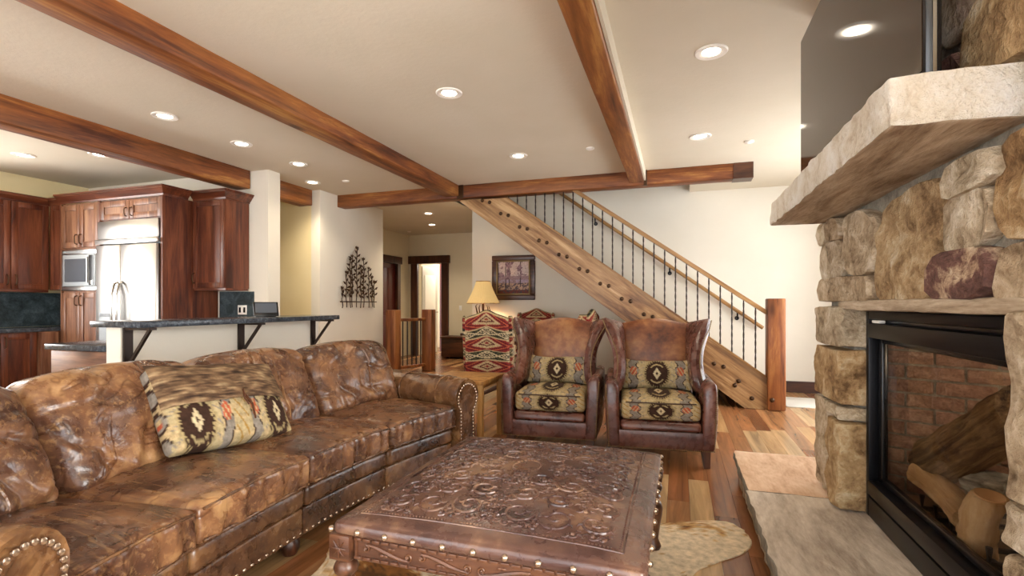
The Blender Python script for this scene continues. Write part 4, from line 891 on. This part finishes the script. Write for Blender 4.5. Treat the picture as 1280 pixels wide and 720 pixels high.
# ------------------------------------------------------------------ wing chairs
def nails(pts, r, step, b, ax=1, sq=.6):
    acc = 0.0
    for p, q in zip(pts, pts[1:]):
        p, q = Vector(p), Vector(q); L = (q-p).length; t_ = acc
        while t_ < L: b.ball(tuple(p.lerp(q, t_/L)), r, 6, (1, sq, 1) if ax == 1 else ((sq, 1, 1) if ax == 0 else (1, 1, sq))); t_ += step
        acc = t_-L
def wing_chair(label, loc, rz):
    t_ = thing('wing_chair', label, 'armchair', loc, rz, 'leather wing chairs'); n1 = lambda p, k, s_=0: Vector((fb(p.x, p.y, p.z, 6, s_), fb(p.x, p.y, p.z, 6, s_+1), fb(p.x, p.y, p.z, 6, s_+2)))*k
    b = MB(); b.rbox(-.375, .375, -.385, .36, .125, .262, .012, (8, 4, 3), lambda p, u: p+n1(p, .003)); b.build('seat_rail', 'leather_chair', t_)
    b = MB(); b.rbox(-.288, .288, -.383, .26, .262, .335, .03, (8, 6, 1), lambda p, u: p+n1(p, .004)+Vector((0, -.012*(1-u[2]) if u[1] < -.8 else 0, 0)), rs=3); b.build('seat_deck', 'leather_chair', t_)
    for sd in (-1, 1):
        # arm: a leather pad with a flat front panel, leaning outward and rising towards the wing
        def af(p, u, sd=sd):
            k = (p.y+.40)/.62; zz = (p.z-.13)/.47
            x = p.x*sd+sd*(.016*zz+.012*math.sin(zz*3.1)*(1 if u[0] > 0 else .2)); top = .015+.03*k-.035*max(0, -u[0])
            return Vector((x, p.y+.035*(zz**3)*(1-k), p.z+top*max(0, zz)**3))+n1(p, .004, 4)
        b = MB(); b.rbox(.286, .380, -.395, .24, .13, .605, .026, (3, 10, 10), af, rs=3); b.build('arm', 'leather_chair', t_)
        def wf_(u, v, sd=sd):   # u back to front, v up
            fr = .30*(1-v)**.8+.16+.05*v; y0 = .21+.15*v; flare = .045*v*v
            return (sd*(.285+(.055-.05*math.sin(3.14*min(1, v*1.15))+.085*v**3)*u**1.3), y0-(fr+.02)*u, .50+v*(.535+.035*u))
        b = MB(); b.shell(wf_, 14, 18, lambda u, v: .075+.035*u, edge=6); b.build('wing', 'leather_chair', t_)
        b = MB(); pts = [Vector(wf_(1, i/16))+Vector((sd*.014, -.002, 0)) for i in range(17)]; nails(pts, .0055, .014, b)
        x_ = sd*.372
        nails([(sd*.374, -.398, .14), (sd*.382, -.394, .36), (sd*.398, -.372, .60)], .0055, .014, b); nails([(sd*.375, -.388, .133), (0, -.388, .133)], .0055, .014, b)
        b.build('nailhead_trim', 'brass_nail', t_)['kind'] = 'stuff'
    bf = lambda u, v: ((u-.5)*(.60+.02*v), .225+.155*v-.015*math.sin(math.pi*u)*-1, .34+(.685+.045*math.sin(math.pi*u)**1.5)*v)
    b = MB(); b.shell(bf, 24, 20, lambda u, v: .13+.035*math.sin(math.pi*u)*math.sin(math.pi*v), edge=6); b.build('backrest', 'leather_back', t_)
    cu_ = lambda p, u: p+Vector((0, -.012*(1-u[0]**2) if u[1] < 0 else 0, .035*(1-u[0]**2)*(1-u[1]**2)*(1 if u[2] > 0 else 0)))+n1(p, .006, 9)
    def cc(x, y, z): return aztec(x, z*.95) if y < -.93 else aztec(x, y*1.1+.1)
    b = MB(); b.rbox(-.284, .284, -.378, .19, .337, .485, .035, (70, 50, 22), cu_, cc, rs=4); c_ = b.build('seat_cushion', 'woven', t_, col=True)
    b = MB(); b.tube([cu_(Vector(p), (p[0]/.268, -1, .9)) for p in [(-.25+.05*i, -.378, .468) for i in range(11)]], .005, 6); b.build('piping', 'piping', c_)
    for x in (-.32, .32):
        b = MB(); b.tube([(x, -.335, .13), (x*1.02, -.345, 0)], [.045, .030], 4); b.build('leg', 'darkwood_z', t_); b = MB(); b.tube([(x*.9, .30, .13), (x*.92, .36, 0)], [.04, .028], 4); b.build('leg', 'darkwood_z', t_)
    return t_
def lumbar(label, loc, rz):
    def pf_(p, u):
        k = (1-u[0]**4)*(1-u[2]**2); cor = abs(u[0])**5*abs(u[2])**5
        y = p.y*(.25+.85*max(0, (1-u[0]**2)*(1-u[2]**2))**.45); q = Vector((p.x*(1+.045*cor), y, p.z+.02*cor*(1 if u[2] > 0 else -1)+.012*fb(p.x, 0, 0, 5)))
        q.z += .105; return Matrix.Rotation(R_(-14), 3, 'X') @ q
    b = MB(); b.rbox(-.272, .272, -.075, .075, -.112, .112, .03, (72, 3, 40), pf_, lambda x, y, z: aztec(x*.95, z*.85), rs=2)
    o = b.build('lumbar_pillow', 'woven', col=True); o.matrix_basis = Matrix.Translation(loc) @ Matrix.Rotation(rz, 4, 'Z'); tag(o, label, 'pillow', 'lumbar pillows')
for lab, pl_, x, y, a in (('wing chair of brown leather with woven cushion, next to the pine end table', 'patterned lumbar pillow in the wing chair next to the end table', -1.01, 4.29, 3.5), ('wing chair of brown leather with woven cushion, next to the stair newel', 'patterned lumbar pillow in the wing chair next to the stair', -.165, 4.235, 6)):
    wing_chair(lab, (x, y, 0), R_(a)); p = Matrix.Rotation(R_(a), 3, 'Z') @ Vector((0, .06, 0)); lumbar(pl_, (x+p.x, y+p.y, .515), R_(a))
# ------------------------------------------------------------------ curved leather sofa
SR = 4.2; SC = Vector((2.53, 1.95)); ST_ = R_(8.6)*SR
def A(p):
    ph_ = p[0]/SR; r = SR+p[1]; return Vector((SC.x-r*math.cos(ph_), SC.y+r*math.sin(ph_), p[2]))
sf = thing('sofa', 'curved brown distressed leather sofa with rolled arms and loose cushions', 'sofa', (-2.1, 1.95, 0))
aL, aR = -R_(15.6)*SR, 2*ST_
b = MB(); b.rbox(aL, aR, .74, .93, .10, .80, .05, (24, 2, 8), lambda p, u: A(p)+Vector((0, 0, .006*fb(p.x, p.y, p.z, 5))), rs=2); b.build('back_frame', 'leather_sofa_shaded', sf, True)
b = MB(); b.rbox(aL, aR, .05, .80, .11, .335, .02, (24, 2, 2), lambda p, u: A(p)); b.build('seat_base', 'leather_sofa_shaded', sf, True)
for i in range(4):
    a0 = max(aL, (i-2)*ST_); a1 = (i-1)*ST_; CW = a1-a0
    b = MB(); b.rbox(a0+.002, a1-.002, .02, .07, .10, .232, .012, (10, 1, 4), lambda p, u, i=i: A((p.x, p.y+.006*fb(p.x, 0, p.z, 7, i), p.z)), rs=2); sk = b.build('skirt', 'leather_sofa_shaded', sf, True)
    b = MB(); n = 15
    for k in range(n): b.ball(A((a0+(k+.5)*CW/n, .018, .118)), .0085, 8, (.6, 1, 1))
    inv = sf.matrix_basis.inverted(); b.v = [inv @ q for q in b.v]; b.build('nailheads', 'pewter_nail', sk)['kind'] = 'stuff'
    b = MB(); b.rbox(a0+.002, a1-.002, .0, .09, .234, .338, .03, (12, 1, 2), lambda p, u, i=i: A((p.x, p.y+.008*fb(p.x, 0, p.z, 6, i+9), p.z)), rs=3); b.build('front_rail', 'leather_sofa_shaded', sf, True)
    def sfn(p, u, i=i):
        g = fb(p.x, p.y, p.z, 5, i+20)*.010; pk = .009*math.sin(p.x*62+4*fb(p.x, p.y, p.z, 6, i))*(.4+.6*abs(nz(p.x, 0, 0, 5, i)*2)) * (1 if u[1] < -.9 else 0)
        dz = (.04*(1-u[0]**2)*(1-(u[1]*.9)**2) if u[2] > 0 else 0)
        return A((p.x, p.y+pk-.015*(1-u[0]**2)*(1 if u[1] < 0 else 0), p.z+dz+g*(1 if u[2] > -.5 else .2)))
    b = MB(); b.rbox(a0+.004, a1-.004, -.03, .66, .34, .49, .035, (24, 26, 5), sfn, rs=4); sc_ = b.build('seat_cushion', 'leather_sofa', sf, True, ang=80)
    for zz in (.472, .358):
        b = MB(); b.tube([sfn(Vector((a0+.02+(CW-.04)*k/20, -.026, zz)), (2*k/20-1, -.85, .8 if zz > .4 else -.9)) for k in range(21)], .0055, 6); b.v = [inv @ q for q in b.v]; b.build('piping', 'leather_sofa_shaded', sc_)
    def bfn(p, u, i=i):   # p: along, thickness, height
        ed = (1-u[0]**4)*(1-u[2]**4); pk = .024*fb(p.x*1.0, p.y, p.z, 6, i+40)+.013*math.sin(p.x*34+8*fb(p.x, 0, p.z, 4, i+41)+p.z*14)*abs(u[2])**1.5-.018*max(0, 1-abs(nz(p.x, p.y, p.z, 5, i+48))*9)
        th = p.y-(.055*ed+pk)*(1 if u[1] < 0 else -.4); up = p.z+.03*(1-u[0]**2)*(1 if u[2] > 0 else 0)-.02*abs(u[0])**6*max(0, u[2])
        return A((p.x+.012*fb(p.x, p.y, p.z, 6, i+44), .50+th*.97+.44*up, .47+up*.92-th*.18))
    e = .02; k0 = 1.12   # cushions sit on a longer arc than the seat front
    b = MB(); b.rbox(a0+.006, a1-.006, .0, .21, .0, .485, .06, (34, 4, 34), bfn, rs=4); bc = b.build('back_cushion', 'leather_sofa', sf, True, ang=80)
    for q in (.1,):
        ax_ = a0+CW*(.5+q); b = MB(); b.tube([bfn(Vector((ax_+.012*math.sin(k*.5), -.002, .02+.45*k/24)), (2*q, -1, 2*k/24-1)) for k in range(25)], .006, 6); b.v = [inv @ z_ for z_ in b.v]; b.build('seam', 'leather_sofa', bc)
def arm_prof():
    pts = [(0, .11), (0, .30), (0, .47)]; c_ = (.085, .555); r = .122
    for k in range(15): a = R_(205-k*17.5); pts.append((c_[0]+r*math.cos(a), c_[1]+r*math.sin(a)))
    pts += [(.155, .44), (.16, .30), (.16, .11)]; return pts
for sd, a0 in ((1, aR), (-1, aL)):
    pr = arm_prof(); b = MB(); vs = []; fs = []; nb_ = 22; m = len(pr); cx_, cz_ = .08, .40
    st_ = [(-.035, .90), (-.045, .975)]+[(-.035+.98*k/nb_, 1.0) for k in range(nb_+1)]
    for (bb_, s_) in st_:
        for (x, z) in pr:
            x2 = cx_+(x-cx_)*s_; z2 = cz_+(z-cz_)*s_; g = .006*fb(x*3, bb_, z, 6, 3 if sd > 0 else 7); vs.append(A((a0+sd*(x2+.002), bb_+(g if s_ < 1 else 0), z2+(g*1.4 if s_ == 1 else 0))))
    for i in range(len(st_)-1):
        for k in range(m): fs.append((i*m+k, i*m+(k+1) % m, (i+1)*m+(k+1) % m, (i+1)*m+k))
    fs.append(tuple(range(m))[::-1]); fs.append(tuple((len(st_)-1)*m+k for k in range(m)))
    b.add(vs, fs); ar = b.build('arm', 'leather_sofa_shaded', sf, True, ang=60)
    b = MB(); path = [A((a0+sd*(cx_+(x-cx_)*.80), -.05, cz_+(z-cz_)*.86)) for (x, z) in pr]; acc = 0
    for p, q in zip(path, path[1:]):
        L = (q-p).length; t_ = acc
        while t_ < L: b.ball(p.lerp(q, t_/L), .0095, 8, (.7, 1, 1)); t_ += .023
        acc = t_-L
    b.v = [inv @ q for q in b.v]; b.build('nailheads', 'pewter_nail', ar)['kind'] = 'stuff'
    for k in (.05, .42): 
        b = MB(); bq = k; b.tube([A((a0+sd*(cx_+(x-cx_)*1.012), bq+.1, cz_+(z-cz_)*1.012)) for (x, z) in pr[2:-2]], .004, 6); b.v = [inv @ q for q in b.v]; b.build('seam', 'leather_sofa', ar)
    for bq in (.10, .82): b = MB(); p = A((a0+sd*.02, bq, 0)); b.lathe([(.03, 0), (.045, .03), (.045, .06), (.03, .09), (.04, .112)], 14, (p.x, p.y, 0)); b.build('foot', 'darkwood_z', sf, True)
for a in (-ST_, 0, ST_): b = MB(); p = A((a, .10, 0)); b.lathe([(.03, 0), (.045, .03), (.045, .06), (.03, .09), (.04, .112)], 14, (p.x, p.y, 0)); b.build('foot', 'darkwood_z', sf, True)
# throw pillow: brindle hide flap over patterned cloth
brc = [lin(q) for q in ('#2a1d17', '#58412e', '#84684c', '#ad9470')]
def brindle(x, z):
    k = fb(x*1.2, z*3.2, 0, 3.2, 4)+.5*nz(x*2, z*12, 0, 3, 6); k = (k+.55)/1.1; k = min(max(k, 0), .999)*3; i = int(k); f = k-i
    return tuple(brc[i][j]*(1-f)+brc[i+1][j]*f for j in range(3))+(1,)
def pil(p, u):
    cor = abs(u[0])**5*abs(u[2])**5; y = p.y*(.22+.85*max(0, (1-u[0]**2)*(1-u[2]**2))**.45)
    return Vector((p.x*(1+.03*cor), y+.004*fb(p.x, 0, p.z, 9), p.z*(1+.05*cor)+.008*fb(p.x, 0, 0, 6)))
tpm = Matrix.Translation(A((-.06, .36, .525))) @ Matrix.Rotation(R_(84), 4, 'Z') @ Matrix.Rotation(R_(5), 4, 'Y') @ Matrix.Rotation(R_(-36), 4, 'X') @ Matrix.Scale(1.12, 4) @ Matrix.Translation((0, 0, .185))
tp = bpy.data.objects.new('throw_pillow', None); COL.objects.link(tp); tp.empty_display_size = .05; tp.matrix_basis = tpm
tag(tp, 'rectangular throw pillow of brindle hide over patterned cloth, on the sofa', 'pillow')
b = MB(); b.rbox(-.285, .285, -.085, .085, -.185, .185, .03, (70, 3, 50), pil, lambda x, y, z: aztec(((x*1.5+1.5+.45) % 2)-1, z*1.2+.55), rs=2); b.build('pillow_body', 'woven', tp, col=True)
b = MB(); fl_ = lambda u, v: pil(Vector(((u-.5)*.575, -.092,   .186-.205*v)), ((u-.5)*2*.985, -1, (1-1.10*v)*.97))+Vector((0, -.006, .002))
b.shell(fl_, 60, 30, .010, lambda u, v, s_: brindle(u*2, v)); b.build('hide_flap', 'hide', tp, col=True)
b = MB(); q0 = Vector(fl_(.56, .98)); b.tube([q0+Vector((0, -.008, .0)), q0+Vector((.012, -.012, -.05)), q0+Vector((.0, -.012, -.12))], [.006, .005, .004], 6); b.tube([q0+Vector((0, -.008, .03)), q0+Vector((-.014, -.012, -.02)), q0+Vector((-.004, -.012, -.05))], .004, 6); b.build('leather_tie', 'darkwood_z', tp)
# ------------------------------------------------------------------ ottoman
ot = thing('ottoman', 'large square ottoman of tooled brown leather with carved wooden frame', 'ottoman', (-.595, 1.995, .008)); HX, HY = .515, .585
zt = lambda x, y: .455+.062*(1-abs(x/HX)**3.0)*(1-abs(y/HY)**3.0)
def tfn(p, u):
    return Vector((p.x, p.y, p.z+(.058*(1-abs(u[0])**3)*(1-abs(u[1])**3)+.003*fb(p.x, p.y, 0, 5) if u[2] > .2 else 0)))
b = MB(); b.rbox(-HX, HX, -HY, HY, .415, .462, .028, (40, 46, 1), tfn, rs=4); tp_ = b.build('leather_top', 'leather_ottoman', ot, ang=60)
tz = lambda x, y: .462+.058*(1-abs(x/HX)**3)*(1-abs(y/HY)**3)+.003*fb(x, y, 0, 5)
def on(pts, lift=.0): return [Vector((x, y, tz(x, y)+lift)) for x, y in pts]
b = MB(); ex, ey = HX*.84, HY*.86   # stitched border
for off, st_, rr in ((0, .0115, .0042), (.012, .0115, .0028)):
    X_, Y_ = ex+off, ey+off
    for (p, q) in (((-X_, -Y_), (X_, -Y_)), ((X_, -Y_), (X_, Y_)), ((X_, Y_), (-X_, Y_)), ((-X_, Y_), (-X_, -Y_))):
        L = math.dist(p, q); n = int(L/st_)
        if rr > .003:
            for i in range(n): t_ = i/n; x, y = p[0]+(q[0]-p[0])*t_, p[1]+(q[1]-p[1])*t_; b.ball((x, y, tz(x, y)), rr, 5)
        else: b.tube(on([(p[0]+(q[0]-p[0])*i/30, p[1]+(q[1]-p[1])*i/30) for i in range(31)], 0), rr, 5)
b.build('stitched_border', 'leather_ottoman', tp_)['kind'] = 'stuff'
b = MB(); studs = MB()
def spiral(cx, cy, r, a0, turns, sgn, ra=.0065):
    pts = []; n = int(22*turns)
    for i in range(n+1): t_ = i/n; a = a0+sgn*t_*turns*2*math.pi; q = r*(1-.82*t_); pts.append((cx+q*math.cos(a), cy+q*math.sin(a)))
    if any(abs(x) > ex-.01 or abs(y) > ey-.01 for x, y in pts): return
    b.tube(on(pts), [ra*(1-.45*i/n) for i in range(n+1)], 5); studs.ball((*pts[-1], tz(*pts[-1])), .009, 6, (1, 1, .7))
    for i in range(2, n-4, 4):   # leaf lobes and beads along the outside of the scroll
        x, y = pts[i]; dx, dy = x-cx, y-cy; L = math.hypot(dx, dy); ux, uy = dx/L, dy/L; tx, ty = -uy*sgn, ux*sgn
        e = [(x, y), (x+ux*.012+tx*.004, y+uy*.012+ty*.004), (x+ux*.022-tx*.006, y+uy*.022-ty*.006)]
        if abs(e[-1][0]) < ex-.01 and abs(e[-1][1]) < ey-.01: b.tube(on(e), [.006, .0045, .002], 5)
    for i in range(1, n, 5): x, y = pts[i]; x = cx+(x-cx)*.72; y = cy+(y-cy)*.72; studs.ball((x, y, tz(x, y)), .0045, 5, (1, 1, .7))
for sx in (1, -1):
    for sy in (1, -1):
        for (x, y, r, a, t_, g) in ((.09, .40, .062, -.4, 1.4, 1), (.22, .41, .066, 3.4, 1.4, -1), (.345, .40, .056, -.2, 1.35, 1), (.36, .28, .052, 1.6, 1.3, -1), (.36, .16, .05, -1.5, 1.3, 1), (.36, .05, .045, 1.5, 1.2, -1), (.08, .27, .055, 2.6, 1.35, -1), (.20, .29, .05, 0.2, 1.3, 1), (.10, .13, .06, .3, 1.5, 1), (.22, .16, .056, 3.0, 1.4, -1), (.25, .045, .042, -.6, 1.3, 1), (.13, .02, .02, 0, 1, 1)):
            aa = a if sx > 0 else math.pi-a; aa = aa if sy > 0 else -aa
            spiral(sx*x, sy*y, r, aa, t_, g*sx*sy)
rsp = random.Random(4)
for gx in range(9):
    for gy in range(11):
        x = .022+gx*.045+rsp.uniform(-.01, .01); y = .02+gy*.045+rsp.uniform(-.01, .01)
        used_ = ((.09, .40, .062), (.22, .41, .066), (.345, .40, .056), (.36, .28, .052), (.36, .16, .05), (.36, .05, .045), (.08, .27, .055), (.20, .29, .05), (.10, .13, .06), (.22, .16, .056), (.25, .045, .042), (.0, .0, .08))
        if min(math.hypot(x-p[0], y-p[1])-p[2] for p in used_) < .012: continue
        a = rsp.uniform(0, 6); g = rsp.choice((-1, 1))
        for sx in (1, -1):
            for sy in (1, -1): aa = a if sx > 0 else math.pi-a; aa = aa if sy > 0 else -aa; spiral(sx*x, sy*y, .019, aa, .9, g*sx*sy, .005)
for i in range(24): a = i*math.pi/12; studs.ball((.055*math.cos(a), .075*math.sin(a), tz(0, 0)), .007, 6, (1, 1, .7))
for sy in (-1, 1):
    for k in range(9): y = sy*(.20+.028*k); studs.ball((0, y, tz(0, y)), .008-.0004*k, 6, (1, 1, .7))
b.build('tooled_scrollwork', 'leather_ottoman', tp_, ang=70)['kind'] = 'stuff'; studs.build('stud_work', 'leather_ottoman', tp_)['kind'] = 'stuff'
nb0 = None
for (p, q, n) in (((-HX, -HY), (HX, -HY), 10), ((HX, -HY), (HX, HY), 12), ((HX, HY), (-HX, HY), 10), ((-HX, HY), (-HX, -HY), 12)):
    for i in range(n):
        t_ = (i+.02)/n; x, y = p[0]+(q[0]-p[0])*t_, p[1]+(q[1]-p[1])*t_
        if nb0 is None: q_ = MB(); q_.ball((0, 0, 0), .0115, 10); nb0 = q_.build('nailhead', 'pewter_nail', ot); o = nb0
        else: o = inst(nb0, ot)
        o.location = (x, y, .437)
for sx in (-1, 1):
    for sy in (-1, 1):
        cx_, cy_ = sx*(HX-.035), sy*(HY-.035)
        b = MB(); b.rbox(cx_-.04, cx_+.04, cy_-.04, cy_+.04, .335, .420, .004); bk = b.build('corner_block', 'carved', ot)
        b = MB()
        for fx, fy in ((0, sy), (sx, 0)):
            for k in range(4):
                a = k*math.pi/4; dx, dz = .028*math.cos(a), .032*math.sin(a); c_ = Vector((cx_+fx*.041, cy_+fy*.041, .378)); dd = Vector((dx if fy else 0, dx if fx else 0, dz)); b.tube([c_-dd, c_, c_+dd], [.002, .0055, .002], 5)
            b.ball(c_, .008, 6)
        b.build('carved_star', 'carved', bk)
        b = MB(); b.lathe([(.030, 0), (.036, .015), (.03, .03), (.022, .05), (.030, .11), (.040, .17), (.043, .20), (.036, .225), (.024, .24), (.034, .255), (.024, .27), (.038, .285), (.042, .30), (.036, .315), (.028, .325), (.036, .336)], 24, (cx_, cy_, 0)); b.build('leg', 'carved', ot)
def apron(axis, sgn):
    L = (HX if axis == 'x' else HY)-.078; d = (HY if axis == 'x' else HX)-.038
    rot = {('x', -1): 0, ('x', 1): 180, ('y', 1): 90, ('y', -1): -90}[(axis, sgn)]; xf = Matrix.Rotation(R_(rot), 4, 'Z')
    b = MB(); b.box(-L, L, -d-.020, -d+.015, .338, .418, xf=xf); ap = b.build('apron', 'carved', ot, smooth=False)
    c = MB()
    n = int(2*L/.034)
    for z in (.408, .347):
        for i in range(n): x = -L+.004+(2*L-.008)*i/n; c.rbox(x, x+.027, -d-.026, -d-.018, z-.005, z+.005, .002, xf=xf)
    for x in (-L+.012, L-.012): c.box(x-.003, x+.003, -d-.025, -d-.018, .352, .402, xf=xf)
    ns = 4 if axis == 'x' else 5; wv = (2*L-.05)/ns
    for i in range(ns):
        x0 = -L+.025+wv*i; flip = 1 if i < ns/2 else -1; pts = []
        for k in range(15): t_ = k/14; xx = t_ if flip > 0 else 1-t_; pts.append((x0+wv*(.12+.76*xx), -d-.022, .378+.015*math.cos(t_*math.pi)))
        c.tube(pts, [.0035+.004*math.sin(math.pi*k/14) for k in range(15)], 6, xf=xf)
        for (ex_, zz, s_) in ((.12, .378+.015, 1), (.88, .378-.015, -1)):
            cx_ = x0+wv*(ex_ if flip > 0 else 1-ex_); q = []
            for k in range(13): a = -s_*math.pi/2*-1+k*.5*flip*(-s_ if True else 1); rr = .014*(1-.055*k); q.append((cx_+rr*math.cos(a), -d-.023, zz-s_*.012+rr*math.sin(a)))
            c.tube(q, .0035, 5, xf=xf); c.ball((cx_, -d-.022, zz-s_*.012), .005, 6, xf=xf)
        for k in range(4): c.ball((x0+wv*(.40+.07*k if flip > 0 else .60-.07*k), -d-.021, .378+(-.012 if k < 2 else .013)), .009-.001*k, 6, (1.2, .5, .7), xf=xf)
    c.build('carved_scrolls', 'carved', ap)['kind'] = 'stuff'
apron('x', -1); apron('x', 1); apron('y', 1); apron('y', -1)
# ------------------------------------------------------------------ cowhide rug
ctl = [(.27, 2.98), (.35, 2.80), (.30, 2.64), (.17, 2.50), (.06, 2.34), (.05, 2.0), (.12, 1.6), (.25, 1.2), (0, .98), (-.5, 1.06), (-1.0, 1.0), (-1.5, .86), (-1.68, 1.1), (-1.52, 1.5), (-1.55, 1.9), (-1.63, 2.1), (-1.5, 2.4), (-1.38, 2.6), (-1.45, 2.85), (-1.1, 2.9), (-.6, 2.76), (-.2, 2.80), (.05, 2.93)]
def crom(c, n=8):
    o = []
    for i in range(len(c)):
        p = [Vector(c[(i+k-1) % len(c)]) for k in range(4)]
        for j in range(n):
            t_ = j/n; o.append(.5*((2*p[1])+(-p[0]+p[2])*t_+(2*p[0]-5*p[1]+4*p[2]-p[3])*t_*t_+(-p[0]+3*p[1]-3*p[2]+p[3])*t_**3))
    return o
rim = crom(ctl); N = len(rim); cen = Vector((-.62, 1.95)); vs = []; cs = []; fs = []; KR = 56
hc = [lin(q) for q in ('#e3cfb0', '#c79f69', '#8f5e2e', '#5d3b1e')]
def hcol(x, y, k):
    n1 = fb(x, y, 0, 2.2, 2)+.12*(k-.6); n2 = nz(x, y, 0, 26, 3)+.6*nz(x, y, 0, 55, 5)
    far = max(0, 1-math.hypot((x-.08)/.5, (y-2.86)/.17))*.75+max(0, 1-math.hypot((x+1.32)/.28, (y-1.9)/.3))*.6; v_ = n1*1.1+n2*.5-.2+far*1.15
    return hc[3] if v_ > .75 else hc[2] if v_ > .48 else hc[1] if v_ > .25 else hc[0]
for r in range(KR+1):
    k = r/KR; k = 1-(1-k)**1.3
    for i, p in enumerate(rim):
        e = 1+.012*nz(i*.9, 0, 0, 1)*k; q = cen+(p-cen)*max(k, .002)*e; vs.append((q.x, q.y, .0075 if r < KR else .003)); cs.append(hcol(q.x, q.y, k))
for r in range(KR):
    for i in range(N): fs.append((r*N+i, r*N+(i+1) % N, (r+1)*N+(i+1) % N, (r+1)*N+i))
o = len(vs)
for p in rim: vs.append((p.x, p.y, .0008)); cs.append(hc[1])
for i in range(N): fs.append((KR*N+i, KR*N+(i+1) % N, o+(i+1) % N, o+i))
b = MB(); b.add(vs, fs, cs); tag(b.build('cowhide_rug', 'hide', col=True), 'cream and brown cowhide rug under the ottoman', 'rug')
b = MB(); b.rbox(1.20, 1.62, 6.55, 7.2, .001, .012, .004); tag(b.build('floor_patch', 'cream_door'), 'small pale mat on the floor behind the newel post', 'mat')  # thin pale slab lying on the floor, its nature left open
